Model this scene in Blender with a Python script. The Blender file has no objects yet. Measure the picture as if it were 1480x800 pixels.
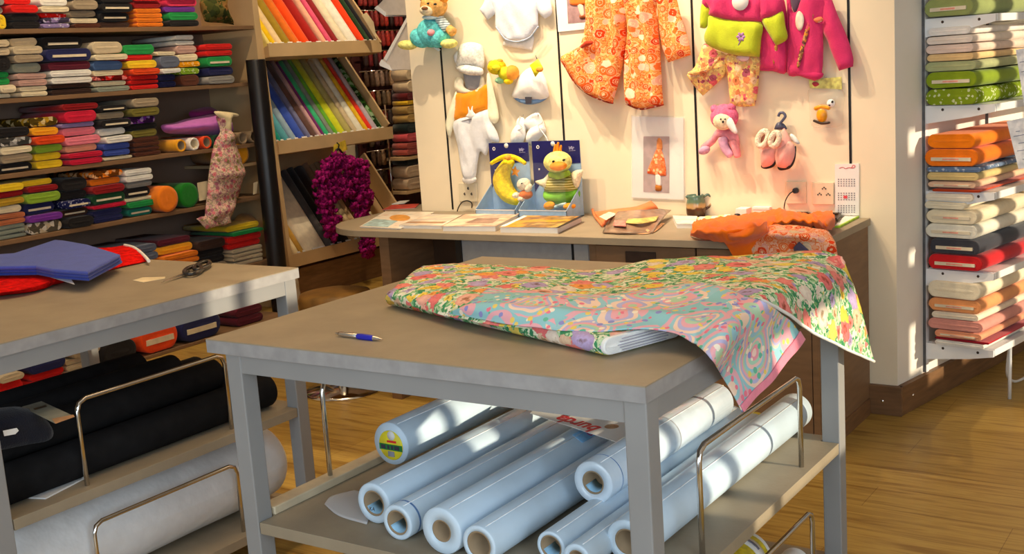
import bpy, bmesh, math, random
from math import sin, cos, pi, radians, sqrt, exp
from mathutils import Vector as V, Matrix, noise, Euler
from mathutils.geometry import delaunay_2d_cdt
random.seed(7)
SC = bpy.context.scene
COL = SC.collection
# ------------------------------------------------------------------ camera model (1480 x 800)
F, YAW, PITCH, ROLL, H = 1683.5, 0.600514, 0.179776, -0.0684677, 1.55
_cy, _sy = cos(YAW), sin(YAW)
FW = V((-_sy*cos(PITCH), _cy*cos(PITCH), -sin(PITCH)))
_r = V((_cy, _sy, 0)); _u = _r.cross(FW)
RT = _r*cos(ROLL) + _u*sin(ROLL); UP = _u*cos(ROLL) - _r*sin(ROLL)
EYE = V((0, 0, H))
def ray(px, py): return FW + RT*((px-740)/F) - UP*((py-400)/F)
def onx(px, py, x): d = ray(px, py); return EYE + d*(x/d.x)
def ony(px, py, y): d = ray(px, py); return EYE + d*(y/d.y)
def onz(px, py, z): d = ray(px, py); return EYE + d*((z-H)/d.z)
def onp(px, py, P, N):
    d = ray(px, py); return EYE + d*((P-EYE).dot(N)/d.dot(N))
def depth_of(P): return (P-EYE).dot(FW)
# ------------------------------------------------------------------ materials
def lin(c):
    return tuple(((v/255)/12.92 if v/255 <= .04045 else ((v/255+.055)/1.055)**2.4) for v in c[:3])
_mats = {}
def _new(name):
    m = bpy.data.materials.new(name); m.use_nodes = True
    nt = m.node_tree; b = nt.nodes['Principled BSDF']
    return m, nt, b
def N(nt, t, **kw):
    n = nt.nodes.new(t)
    for k, v in kw.items(): setattr(n, k, v)
    return n
def ramp(nt, stops, interp='LINEAR'):
    n = nt.nodes.new('ShaderNodeValToRGB'); cr = n.color_ramp; cr.interpolation = interp
    while len(cr.elements) < len(stops): cr.elements.new(.5)
    for e, (p, c) in zip(cr.elements, stops): e.position = p; e.color = (*lin(c), 1)
    return n
def coords(nt, scale=(1, 1, 1), kind='Object'):
    tc = N(nt, 'ShaderNodeTexCoord'); mp = N(nt, 'ShaderNodeMapping')
    mp.inputs['Scale'].default_value = scale
    nt.links.new(tc.outputs[kind], mp.inputs['Vector']); return mp.outputs['Vector']
def mat(name, c, rough=.6, metal=0, var=.12, scale=30, bump=0, bscale=200, spec=.4, sheen=0, trans=0, emit=None, stretch=(1,1,1)):
    """plain material with a little procedural variation of colour"""
    if name in _mats: return _mats[name]
    m, nt, b = _new(name); L = nt.links
    v = coords(nt, stretch)
    nz = N(nt, 'ShaderNodeTexNoise'); nz.inputs['Scale'].default_value = scale; nz.inputs['Detail'].default_value = 3
    L.new(v, nz.inputs['Vector'])
    lo = tuple(max(0, x*(1-var)) for x in c); hi = tuple(min(255, x*(1+var)) for x in c)
    r = ramp(nt, [(.3, lo), (.7, hi)]); L.new(nz.outputs['Fac'], r.inputs['Fac'])
    L.new(r.outputs['Color'], b.inputs['Base Color'])
    b.inputs['Roughness'].default_value = rough; b.inputs['Metallic'].default_value = metal
    b.inputs['Specular IOR Level'].default_value = spec
    if sheen: b.inputs['Sheen Weight'].default_value = sheen
    if trans: b.inputs['Transmission Weight'].default_value = trans
    if bump:
        n2 = N(nt, 'ShaderNodeTexNoise'); n2.inputs['Scale'].default_value = bscale; L.new(v, n2.inputs['Vector'])
        bp = N(nt, 'ShaderNodeBump'); bp.inputs['Strength'].default_value = bump; bp.inputs['Distance'].default_value = .01
        L.new(n2.outputs['Fac'], bp.inputs['Height']); L.new(bp.outputs['Normal'], b.inputs['Normal'])
    _mats[name] = m; return m
def cloth(c, kind='plain'):
    """woven fabric in a colour; kind picks a print"""
    key = 'cloth_%s_%d_%d_%d' % (kind, *c)
    if key in _mats: return _mats[key]
    if kind == 'plain': return mat(key, c, rough=.85, var=.035, scale=25, bump=.25, bscale=260, spec=.15, sheen=.2)
    m, nt, b = _new(key); L = nt.links; v = coords(nt)
    b.inputs['Roughness'].default_value = .85; b.inputs['Specular IOR Level'].default_value = .15
    if kind == 'dots':
        vo = N(nt, 'ShaderNodeTexVoronoi'); vo.inputs['Scale'].default_value = 55; L.new(v, vo.inputs['Vector'])
        r = ramp(nt, [(0, tuple(min(255, x*.4+150) for x in c)), (.32, c)], 'CONSTANT'); L.new(vo.outputs['Distance'], r.inputs['Fac'])
    elif kind == 'print':
        vo = N(nt, 'ShaderNodeTexVoronoi'); vo.inputs['Scale'].default_value = 38; L.new(v, vo.inputs['Vector'])
        r = ramp(nt, [(0, c), (.35, tuple(x*.45 for x in c)), (.6, tuple(min(255, x*.5+120) for x in c)), (.8, c)], 'CONSTANT')
        L.new(vo.outputs['Color'], r.inputs['Fac'])
    else:  # stripes, along height
        w = N(nt, 'ShaderNodeTexWave'); w.bands_direction = 'Z'; w.inputs['Scale'].default_value = 28; w.inputs['Distortion'].default_value = 1
        L.new(v, w.inputs['Vector'])
        r = ramp(nt, [(0, tuple(x*.55 for x in c)), (.5, c), (.8, tuple(min(255, x*.5+110) for x in c))]); L.new(w.outputs['Fac'], r.inputs['Fac'])
    L.new(r.outputs['Color'], b.inputs['Base Color']); _mats[key] = m; return m
def floral(name, ground, petals, scale=11, leafscale=60, mix=.5):
    """printed cotton: leafy ground and flower heads of several colours"""
    if name in _mats: return _mats[name]
    m, nt, b = _new(name); L = nt.links; v = coords(nt)
    wob = N(nt, 'ShaderNodeTexNoise'); wob.inputs['Scale'].default_value = scale*3.2; wob.inputs['Detail'].default_value = 2; L.new(v, wob.inputs['Vector'])
    sub = N(nt, 'ShaderNodeVectorMath', operation='SUBTRACT'); L.new(wob.outputs['Color'], sub.inputs[0]); sub.inputs[1].default_value = (.5, .5, .5)
    scl = N(nt, 'ShaderNodeVectorMath', operation='SCALE'); L.new(sub.outputs[0], scl.inputs[0]); scl.inputs['Scale'].default_value = .55/scale
    add = N(nt, 'ShaderNodeVectorMath', operation='ADD'); L.new(v, add.inputs[0]); L.new(scl.outputs[0], add.inputs[1])
    # ground of small leaves
    g = N(nt, 'ShaderNodeTexVoronoi'); g.inputs['Scale'].default_value = leafscale; L.new(add.outputs[0], g.inputs['Vector'])
    gr = ramp(nt, [(i/len(ground), c) for i, c in enumerate(ground)], 'CONSTANT'); 
    sx = N(nt, 'ShaderNodeSeparateColor'); L.new(g.outputs['Color'], sx.inputs[0]); L.new(sx.outputs[0], gr.inputs['Fac'])
    cur = gr.outputs['Color']
    for k, (sc_, thr) in enumerate(((scale*1.75, .40), (scale, .47))):
        off = N(nt, 'ShaderNodeVectorMath', operation='ADD'); L.new(add.outputs[0], off.inputs[0]); off.inputs[1].default_value = (k*3.7, k*1.3, k*2.1)
        vo = N(nt, 'ShaderNodeTexVoronoi'); vo.inputs['Scale'].default_value = sc_; vo.inputs['Randomness'].default_value = .9; L.new(off.outputs[0], vo.inputs['Vector'])
        s2 = N(nt, 'ShaderNodeSeparateColor'); L.new(vo.outputs['Color'], s2.inputs[0])
        pr = ramp(nt, [(i/len(petals), c) for i, c in enumerate(petals)], 'CONSTANT'); L.new(s2.outputs[k], pr.inputs['Fac'])
        # darker heart and lighter petal tips, part of the print
        n3 = N(nt, 'ShaderNodeTexNoise'); n3.inputs['Scale'].default_value = scale*9; L.new(v, n3.inputs['Vector'])
        hr = ramp(nt, [(0, (150, 120, 100)), (.12, (190, 170, 150)), (.25, (255, 255, 255)), (.45, (235, 225, 225))])
        mm = N(nt, 'ShaderNodeMath', operation='MULTIPLY_ADD'); L.new(n3.outputs['Fac'], mm.inputs[0]); mm.inputs[1].default_value = .3; L.new(vo.outputs['Distance'], mm.inputs[2])
        m2 = N(nt, 'ShaderNodeMath', operation='SUBTRACT'); L.new(mm.outputs[0], m2.inputs[0]); m2.inputs[1].default_value = .15
        L.new(m2.outputs[0], hr.inputs['Fac'])
        mu = N(nt, 'ShaderNodeMix', data_type='RGBA', blend_type='MULTIPLY'); mu.inputs['Factor'].default_value = 1
        L.new(pr.outputs['Color'], mu.inputs['A']); L.new(hr.outputs['Color'], mu.inputs['B'])
        lt = N(nt, 'ShaderNodeMath', operation='LESS_THAN'); L.new(vo.outputs['Distance'], lt.inputs[0]); lt.inputs[1].default_value = thr
        if k == 0:   # only some of the small cells carry a flower
            l2 = N(nt, 'ShaderNodeMath', operation='LESS_THAN'); L.new(s2.outputs[2], l2.inputs[0]); l2.inputs[1].default_value = mix
            ml = N(nt, 'ShaderNodeMath', operation='MULTIPLY'); L.new(lt.outputs[0], ml.inputs[0]); L.new(l2.outputs[0], ml.inputs[1]); lt = ml
        else:
            l2 = N(nt, 'ShaderNodeMath', operation='LESS_THAN'); L.new(s2.outputs[0], l2.inputs[0]); l2.inputs[1].default_value = mix+.25
            ml = N(nt, 'ShaderNodeMath', operation='MULTIPLY'); L.new(lt.outputs[0], ml.inputs[0]); L.new(l2.outputs[0], ml.inputs[1]); lt = ml
        mx = N(nt, 'ShaderNodeMix', data_type='RGBA'); L.new(lt.outputs[0], mx.inputs['Factor']); L.new(cur, mx.inputs['A']); L.new(mu.outputs['Result'], mx.inputs['B'])
        cur = mx.outputs['Result']
    L.new(cur, b.inputs['Base Color']); b.inputs['Roughness'].default_value = .8; b.inputs['Specular IOR Level'].default_value = .15
    _mats[name] = m; return m
def rosettes(name, ground, petals, scale=14, ysc=.02):
    """bold retro flower print: ringed rosettes on a ground"""
    if name in _mats: return _mats[name]
    m, nt, b = _new(name); L = nt.links; v = coords(nt)
    mp = N(nt, 'ShaderNodeMapping'); mp.inputs['Scale'].default_value = (1, ysc, 1); L.new(v, mp.inputs['Vector'])
    nz = N(nt, 'ShaderNodeTexNoise'); nz.inputs['Scale'].default_value = 70; L.new(mp.outputs[0], nz.inputs['Vector'])
    gr = ramp(nt, [(0, ground[0]), (.47, ground[1]), (.54, ground[2])], 'CONSTANT'); L.new(nz.outputs['Fac'], gr.inputs['Fac'])
    cur = gr.outputs['Color']
    for k in range(2):
        off = N(nt, 'ShaderNodeVectorMath', operation='ADD'); L.new(mp.outputs[0], off.inputs[0]); off.inputs[1].default_value = (k*2.3, 0, k*5.1)
        vo = N(nt, 'ShaderNodeTexVoronoi'); vo.inputs['Scale'].default_value = scale*(1.5-.5*k); L.new(off.outputs[0], vo.inputs['Vector'])
        s2 = N(nt, 'ShaderNodeSeparateColor'); L.new(vo.outputs['Color'], s2.inputs[0])
        pr = ramp(nt, [(i/len(petals), c) for i, c in enumerate(petals)], 'CONSTANT'); L.new(s2.outputs[0], pr.inputs['Fac'])
        d2 = N(nt, 'ShaderNodeMath', operation='ADD'); n2 = N(nt, 'ShaderNodeTexNoise'); n2.inputs['Scale'].default_value = scale*5; L.new(mp.outputs[0], n2.inputs['Vector'])
        sm = N(nt, 'ShaderNodeMath', operation='MULTIPLY_ADD'); L.new(n2.outputs['Fac'], sm.inputs[0]); sm.inputs[1].default_value = .22; sm.inputs[2].default_value = -.11
        L.new(vo.outputs['Distance'], d2.inputs[0]); L.new(sm.outputs[0], d2.inputs[1])
        rr = ramp(nt, [(0, (255, 255, 255)), (.05, (0, 0, 0)), (.10, (235, 235, 235)), (.145, (0, 0, 0)), (.22, (215, 215, 215)), (.255, (0, 0, 0)), (.40, (200, 200, 200))], 'CONSTANT'); L.new(d2.outputs[0], rr.inputs['Fac'])
        mu = N(nt, 'ShaderNodeMix', data_type='RGBA'); L.new(rr.outputs['Color'], mu.inputs['Factor']); L.new(pr.outputs['Color'], mu.inputs['A']); mu.inputs['B'].default_value = (*lin((252, 222, 176)), 1)
        lt = N(nt, 'ShaderNodeMath', operation='LESS_THAN'); L.new(d2.outputs[0], lt.inputs[0]); lt.inputs[1].default_value = .44
        mx = N(nt, 'ShaderNodeMix', data_type='RGBA'); L.new(lt.outputs[0], mx.inputs['Factor']); L.new(cur, mx.inputs['A']); L.new(mu.outputs['Result'], mx.inputs['B'])
        cur = mx.outputs['Result']
    L.new(cur, b.inputs['Base Color']); b.inputs['Roughness'].default_value = .8; b.inputs['Specular IOR Level'].default_value = .15
    _mats[name] = m; return m
def paisley(name):
    """pastel ringed swirls"""
    m, nt, b = _new(name); L = nt.links; v = coords(nt)
    wob = N(nt, 'ShaderNodeTexNoise'); wob.inputs['Scale'].default_value = 9; wob.inputs['Detail'].default_value = 1; L.new(v, wob.inputs['Vector'])
    scl = N(nt, 'ShaderNodeVectorMath', operation='SCALE'); L.new(wob.outputs['Color'], scl.inputs[0]); scl.inputs['Scale'].default_value = .07
    add = N(nt, 'ShaderNodeVectorMath', operation='ADD'); L.new(v, add.inputs[0]); L.new(scl.outputs[0], add.inputs[1])
    vo = N(nt, 'ShaderNodeTexVoronoi'); vo.inputs['Scale'].default_value = 8; L.new(add.outputs[0], vo.inputs['Vector'])
    s2 = N(nt, 'ShaderNodeSeparateColor'); L.new(vo.outputs['Color'], s2.inputs[0])
    ph = N(nt, 'ShaderNodeMath', operation='MULTIPLY_ADD'); L.new(s2.outputs[0], ph.inputs[0]); ph.inputs[1].default_value = .35; L.new(vo.outputs['Distance'], ph.inputs[2])
    r = ramp(nt, [(0, (236, 214, 130)), (.07, (170, 176, 216)), (.14, (248, 214, 200)), (.20, (240, 160, 170)), (.26, (176, 216, 190)), (.32, (244, 200, 190)), (.38, (160, 206, 220)), (.44, (186, 214, 180)), (.5, (240, 176, 182)), (.56, (190, 186, 222)), (.62, (246, 214, 190)), (.68, (160, 206, 214)), (.76, (236, 176, 186)), (.86, (150, 204, 210))], 'CONSTANT'); L.new(ph.outputs[0], r.inputs['Fac'])
    v2 = N(nt, 'ShaderNodeTexVoronoi'); v2.inputs['Scale'].default_value = 58; L.new(v, v2.inputs['Vector']); s3 = N(nt, 'ShaderNodeSeparateColor'); L.new(v2.outputs['Color'], s3.inputs[0])
    pr = ramp(nt, [(0, (240, 130, 150)), (.25, (110, 190, 160)), (.45, (250, 236, 214)), (.6, (150, 150, 210)), (.8, (240, 210, 110))], 'CONSTANT'); L.new(s3.outputs[0], pr.inputs['Fac'])
    l1 = N(nt, 'ShaderNodeMath', operation='LESS_THAN'); L.new(v2.outputs['Distance'], l1.inputs[0]); l1.inputs[1].default_value = .42
    l2 = N(nt, 'ShaderNodeMath', operation='LESS_THAN'); L.new(s3.outputs[1], l2.inputs[0]); l2.inputs[1].default_value = .5
    ml = N(nt, 'ShaderNodeMath', operation='MULTIPLY'); L.new(l1.outputs[0], ml.inputs[0]); L.new(l2.outputs[0], ml.inputs[1])
    mx = N(nt, 'ShaderNodeMix', data_type='RGBA'); L.new(ml.outputs[0], mx.inputs['Factor']); L.new(r.outputs['Color'], mx.inputs['A']); L.new(pr.outputs['Color'], mx.inputs['B'])
    L.new(mx.outputs['Result'], b.inputs['Base Color']); b.inputs['Roughness'].default_value = .8; b.inputs['Specular IOR Level'].default_value = .15
    return m
def clear(name, tint=(235, 240, 245), alpha=.25, rough=.08):
    if name in _mats: return _mats[name]
    m, nt, b = _new(name)
    b.inputs['Base Color'].default_value = (*lin(tint), 1); b.inputs['Alpha'].default_value = alpha
    b.inputs['Roughness'].default_value = rough; b.inputs['Specular IOR Level'].default_value = .6
    _mats[name] = m; return m
# ------------------------------------------------------------------ mesh building
class MB:
    def __init__(s): s.v = []; s.f = []; s.sm = []
    def add(s, vs, fs, smooth=False):
        o = len(s.v); s.v += [V(p) for p in vs]; s.f += [tuple(i+o for i in f) for f in fs]; s.sm += [smooth]*len(fs); return s
    def box(s, a, b):
        x0, y0, z0 = a; x1, y1, z1 = b
        return s.add([(x0,y0,z0),(x1,y0,z0),(x1,y1,z0),(x0,y1,z0),(x0,y0,z1),(x1,y0,z1),(x1,y1,z1),(x0,y1,z1)],
                     [(0,3,2,1),(4,5,6,7),(0,1,5,4),(1,2,6,5),(2,3,7,6),(3,0,4,7)])
    def obox(s, c, ax, ay, az, size):
        c = V(c); hx, hy, hz = (q/2 for q in size); vs = []
        for dz in (-1, 1):
            for dx, dy in ((-1,-1),(1,-1),(1,1),(-1,1)): vs.append(c+V(ax)*dx*hx+V(ay)*dy*hy+V(az)*dz*hz)
        return s.add(vs, [(0,3,2,1),(4,5,6,7),(0,1,5,4),(1,2,6,5),(2,3,7,6),(3,0,4,7)])
    def tube(s, pts, r, n=10, cap=True, closed=False):
        pts = [V(p) for p in pts]; rs = r if isinstance(r, (list, tuple)) else [r]*len(pts)
        rings = []; up = None
        for i, p in enumerate(pts):
            a = pts[i-1] if i else (pts[-1] if closed else p); b = pts[(i+1) % len(pts)] if (i < len(pts)-1 or closed) else p
            t = (b-a).normalized()
            if up is None: up = t.orthogonal().normalized()
            up = (up - t*up.dot(t));  up = up.normalized() if up.length > 1e-6 else t.orthogonal().normalized()
            w = t.cross(up)
            rings.append([p + (up*cos(2*pi*k/n)+w*sin(2*pi*k/n))*rs[i] for k in range(n)])
        vs = [q for R_ in rings for q in R_]; fs = []
        m = len(rings)
        for i in range(m if closed else m-1):
            j = (i+1) % m
            for k in range(n): fs.append((i*n+k, i*n+(k+1) % n, j*n+(k+1) % n, j*n+k))
        s.add(vs, fs, True)
        if cap and not closed:
            o = len(s.v)-len(vs)
            s.f += [tuple(o+k for k in range(n))[::-1], tuple(o+(m-1)*n+k for k in range(n))]; s.sm += [False, False]
        return s
    def lathe(s, prof, origin=(0,0,0), axis=(0,0,1), n=24):
        o = V(origin); ax = V(axis).normalized(); e1 = ax.orthogonal().normalized(); e2 = ax.cross(e1)
        vs = []; fs = []
        for (r, h) in prof:
            for k in range(n): vs.append(o+ax*h+(e1*cos(2*pi*k/n)+e2*sin(2*pi*k/n))*max(r, 1e-5))
        for i in range(len(prof)-1):
            for k in range(n): fs.append((i*n+k, i*n+(k+1) % n, (i+1)*n+(k+1) % n, (i+1)*n+k))
        return s.add(vs, fs, True)
    def ell(s, c, rad, rot=None, n=18, m=12, wob=0):
        c = V(c); rm = rot if rot is not None else Matrix.Identity(3); vs = []; fs = []
        for i in range(m+1):
            th = pi*i/m
            for k in range(n):
                ph = 2*pi*k/n
                d = V((sin(th)*cos(ph), sin(th)*sin(ph), cos(th)))
                q = 1+wob*noise.noise(d*2.3+c*7)
                vs.append(c + rm @ V((d.x*rad[0]*q, d.y*rad[1]*q, d.z*rad[2]*q)))
        for i in range(m):
            for k in range(n): fs.append((i*n+k, (i+1)*n+k, (i+1)*n+(k+1) % n, i*n+(k+1) % n))
        return s.add(vs, fs, True)
    def prism(s, poly, d):
        """poly: list of world points (planar), extruded by vector d"""
        d = V(d); n = len(poly); vs = [V(p) for p in poly]+[V(p)+d for p in poly]
        fs = [tuple(range(n))[::-1], tuple(range(n, 2*n))]+[(i, (i+1) % n, n+(i+1) % n, n+i) for i in range(n)]
        return s.add(vs, fs)
    def grid(s, rows, smooth=True):
        nr, nc = len(rows), len(rows[0]); vs = [p for r in rows for p in r]
        fs = [(i*nc+j, i*nc+j+1, (i+1)*nc+j+1, (i+1)*nc+j) for i in range(nr-1) for j in range(nc-1)]
        return s.add(vs, fs, smooth)
    def base(s):
        x = [p.x for p in s.v]; y = [p.y for p in s.v]; z = [p.z for p in s.v]
        return V(((min(x)+max(x))/2, (min(y)+max(y))/2, min(z)))
def link(name, mb, m, parent=None, bevel=0, solid=0, sub=0, loc=None):
    root = None
    if parent is not None:
        o0 = V((0, 0, 0)); q = parent
        while q is not None: o0 += q.location; q = q.parent
    else: o0 = V(loc) if loc is not None else mb.base()
    me = bpy.data.meshes.new(name); me.from_pydata([tuple(p-o0) for p in mb.v], [], mb.f); me.update()
    bm = bmesh.new(); bm.from_mesh(me); bmesh.ops.recalc_face_normals(bm, faces=bm.faces); bm.to_mesh(me); bm.free()
    for p, q in zip(me.polygons, mb.sm): p.use_smooth = q
    me.materials.append(m)
    o = bpy.data.objects.new(name, me); COL.objects.link(o)
    if parent is not None: o.parent = parent
    else: o.location = o0
    if solid:
        md = o.modifiers.new('solid', 'SOLIDIFY'); md.thickness = solid; md.offset = 0
    if bevel:
        md = o.modifiers.new('bevel', 'BEVEL'); md.width = bevel; md.segments = 2; md.limit_method = 'ANGLE'; md.angle_limit = radians(40)
    if sub:
        md = o.modifiers.new('sub', 'SUBSURF'); md.levels = sub; md.render_levels = sub
    return o
def tag(o, label, cat, group=None):
    o['label'] = label; o['category'] = cat
    if group: o['group'] = group
    return o
def thing(name, label, cat, loc, group=None):
    o = bpy.data.objects.new(name, None); o.empty_display_size = .05; COL.objects.link(o); o.location = V(loc)
    return tag(o, label, cat, group)
def solo(name, mb, m, label, cat, group=None, **kw): return tag(link(name, mb, m, **kw), label, cat, group)
def struct(name, mb, m, **kw):
    o = link(name, mb, m, **kw); o['kind'] = 'structure'; return o
def smoothpath(pts, k=6):
    """Catmull-Rom through points"""
    pts = [V(p) for p in pts]; out = []
    for i in range(len(pts)-1):
        p0 = pts[max(i-1, 0)]; p1 = pts[i]; p2 = pts[i+1]; p3 = pts[min(i+2, len(pts)-1)]
        for j in range(k):
            t = j/k
            out.append(.5*((2*p1)+(p2-p0)*t+(2*p0-5*p1+4*p2-p3)*t*t+(3*p1-p0-3*p2+p3)*t**3))
    out.append(pts[-1]); return out
def sheet(ctrl, ku=8, kv=8, wob=0, ws=9):
    """ctrl: rows of world points -> dense Catmull-Rom surface rows"""
    A = [smoothpath(r, ku) for r in ctrl]
    cols = [smoothpath([A[i][j] for i in range(len(A))], kv) for j in range(len(A[0]))]
    rows = [[cols[j][i] for j in range(len(cols))] for i in range(len(cols[0]))]
    if wob:
        for r in rows:
            for p in r: p.z += wob*(noise.noise(V((p.x*ws, p.y*ws, p.z*ws)))+.5*noise.noise(V((p.x*ws*2.3, p.y*ws*2.3, 4))))
    return rows
def smooth2d(poly, k=4):
    """closed Catmull-Rom of 2-D pixel outline; points given as (x, y, 0) stay sharp"""
    n = len(poly); out = []
    for i in range(n):
        p1, p2 = poly[i], poly[(i+1) % n]; p0, p3 = poly[i-1], poly[(i+2) % n]
        a, b_, c_, d = V(p0[:2]), V(p1[:2]), V(p2[:2]), V(p3[:2])
        if len(p1) > 2: a = b_
        if len(p2) > 2: d = c_
        for j in range(k):
            t = j/k
            out.append(.5*((2*b_)+(c_-a)*t+(2*a-5*b_+4*c_-d)*t*t+(3*b_-a-3*c_+d)*t**3))
    return out
def puff(outline, y, depth, mbk=None, cell=.014, edge=.003, k=.03, wr=0, ws=14, smooth=4, folds=None, plane=None, keep=None):
    """a padded shape whose outline is traced in the photo, standing off the plane y = const towards the room.
    plane=(P, N) puts it on any other plane; N points to the room"""
    mb = mbk or MB()
    if plane is None: P, Nn = V((0, y, 0)), V((0, -1, 0))
    else: P, Nn = V(plane[0]), V(plane[1]).normalized()
    pts = smooth2d(outline, smooth) if smooth > 1 else [V(p[:2]) for p in outline]
    W = [onp(p.x, p.y, P, Nn) for p in pts]
    e1 = V((0, 0, 1)).cross(Nn).normalized() if abs(Nn.z) < .9 else V((1, 0, 0)); e2 = Nn.cross(e1)
    O = W[0]; Q = [V(((w-O).dot(e1), (w-O).dot(e2))) for w in W]
    n = len(Q)
    x0, x1 = min(q.x for q in Q), max(q.x for q in Q); y0, y1 = min(q.y for q in Q), max(q.y for q in Q)
    cell = max(cell, sqrt((x1-x0)*(y1-y0)/2500))
    def dist(p):
        best = 9
        for i in range(n):
            a = Q[i]; b = Q[(i+1) % n]; ab = b-a; L2 = ab.length_squared
            t = 0 if L2 < 1e-12 else max(0, min(1, (p-a).dot(ab)/L2)); best = min(best, (p-a-ab*t).length)
        return best
    def inside(p):
        c = False
        for i in range(n):
            a = Q[i]; b = Q[i-1]
            if (a.y > p.y) != (b.y > p.y) and p.x < (b.x-a.x)*(p.y-a.y)/(b.y-a.y)+a.x: c = not c
        return c
    pin = []
    ix = int((x1-x0)/cell)+1; iy = int((y1-y0)/cell)+1
    for i in range(ix+1):
        for j in range(iy+1):
            p = V((x0+(i+.5*(j % 2))*cell, y0+j*cell))
            if inside(p):
                d = dist(p)
                if d > cell*.4: pin.append(p)
    res = delaunay_2d_cdt(Q+pin, [], [list(range(n))], 1, 1e-6)
    vv, ff = res[0], res[2]
    def hgt(p):
        d = dist(p); t = edge+depth*(1-exp(-d/k))
        w = O+e1*p.x+e2*p.y
        if wr: t += wr*min(1, d/.02)*(.7*noise.noise(V((w.x*ws, w.z*ws*.5, w.y)))+.4*noise.noise(V((w.x*ws*2.2, w.z*ws*1.3, 3+w.y)))+.9*(.25-abs(noise.noise(V((w.x*ws*1.5+w.z*3, w.z*ws*.4, 9+w.y)))))*1.6)
        if folds: t += min(1, d/.02)*folds(w)
        return max(t, edge)
    m = len(vv)
    front = [O+e1*p.x+e2*p.y+Nn*hgt(p) for p in vv]; back = [O+e1*p.x+e2*p.y for p in vv]
    vs = front+back; fs = [tuple(f) for f in ff]+[tuple(i+m for i in f)[::-1] for f in ff]
    cnt = {}
    for f in ff:
        for a, b in zip(f, list(f[1:])+[f[0]]): cnt[(a, b)] = 1
    for (a, b) in cnt:
        if (b, a) not in cnt: fs.append((b, a, a+m, b+m))
    mb.add(vs, fs, True); return mb
def flat(outline, P, Nn, th, mb=None):
    """flat sheet of thickness th whose outline is given in pixels on a plane"""
    mb = mb or MB(); Nn = V(Nn).normalized()
    pts = [onp(p[0], p[1], V(P), Nn) for p in outline]
    return mb.prism(pts, Nn*th)
def textmesh(body, size, bold=False):
    cu = bpy.data.curves.new('lettering', 'FONT'); cu.body = body; cu.size = size; cu.align_x = 'CENTER'; cu.align_y = 'CENTER'
    cu.extrude = .0004; cu.resolution_u = 3
    if bold: cu.offset = size*.025
    o = bpy.data.objects.new('lettering', cu); COL.objects.link(o); dg = bpy.context.evaluated_depsgraph_get()
    me = bpy.data.meshes.new_from_object(o.evaluated_get(dg)); bpy.data.objects.remove(o); bpy.data.curves.remove(cu)
    return me
def lettering(body, size, m, c, ex, ey, parent, bold=False, name='lettering'):
    me = textmesh(body, size, bold); ez = V(ex).cross(V(ey)); mb = MB()
    mb.add([V(c)+V(ex)*v.co.x+V(ey)*v.co.y+ez*v.co.z for v in me.vertices], [tuple(p.vertices) for p in me.polygons])
    bpy.data.meshes.remove(me)
    return link(name, mb, m, parent)
# ------------------------------------------------------------------ camera
cam = bpy.data.cameras.new('camera'); co = bpy.data.objects.new('camera', cam); COL.objects.link(co)
cam.sensor_width = 36; cam.lens = F*36/1480; cam.clip_start = .05; cam.clip_end = 60
mw = Matrix((RT, UP, -FW)).transposed().to_4x4(); mw.translation = EYE; co.matrix_world = mw
SC.camera = co
SC.view_settings.view_transform = 'Standard'; SC.view_settings.look = 'None'
SC.view_settings.gamma = 1; SC.view_settings.use_curve_mapping = False; SC.view_settings.exposure = 0.0
# ------------------------------------------------------------------ common materials
WALLM = mat('cream_wall', (242, 226, 196), .9, var=.02, scale=3, spec=.1)
WHITEWALL = mat('white_wall', (236, 230, 220), .85, var=.02, scale=3, spec=.15)
LAM = mat('grey_beige_laminate', (158, 144, 122), .5, var=.035, scale=9, spec=.3, bump=.04, bscale=90)
LAMEDGE = mat('grey_concrete_edge', (160, 157, 156), .6, var=.05, scale=26, spec=.3)
STEEL = mat('grey_painted_steel', (150, 149, 148), .5, var=.02, scale=5, spec=.4)
CHROME = mat('chrome', (225, 222, 218), .12, 1.0, var=.02)
SKIRT = mat('brown_skirting', (122, 88, 58), .5, var=.1, scale=8, stretch=(1, 1, 8))
SHELFB = mat('brown_shelf_board', (128, 98, 70), .6, var=.05, scale=6, stretch=(6, 1, 1))
TANBOARD = mat('tan_board', (214, 182, 136), .55, var=.04, scale=4)
DARKBACK = mat('dark_grey_board', (148, 122, 104), .8, var=.05, scale=4)
CARD = mat('cream_cardboard', (226, 208, 170), .8, var=.06, scale=12)
TUBE = mat('cardboard_tube', (150, 128, 100), .8, var=.08, scale=14)
PAPER = mat('white_paper', (238, 236, 232), .7, var=.02, scale=6, spec=.2)
WHITEMETAL = mat('white_enamel', (236, 236, 236), .4, var=.02, scale=5)
BLACK = mat('black_plastic', (22, 21, 22), .45, var=.1)
INK = mat('dark_ink', (60, 58, 70), .8, var=.05)
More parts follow.
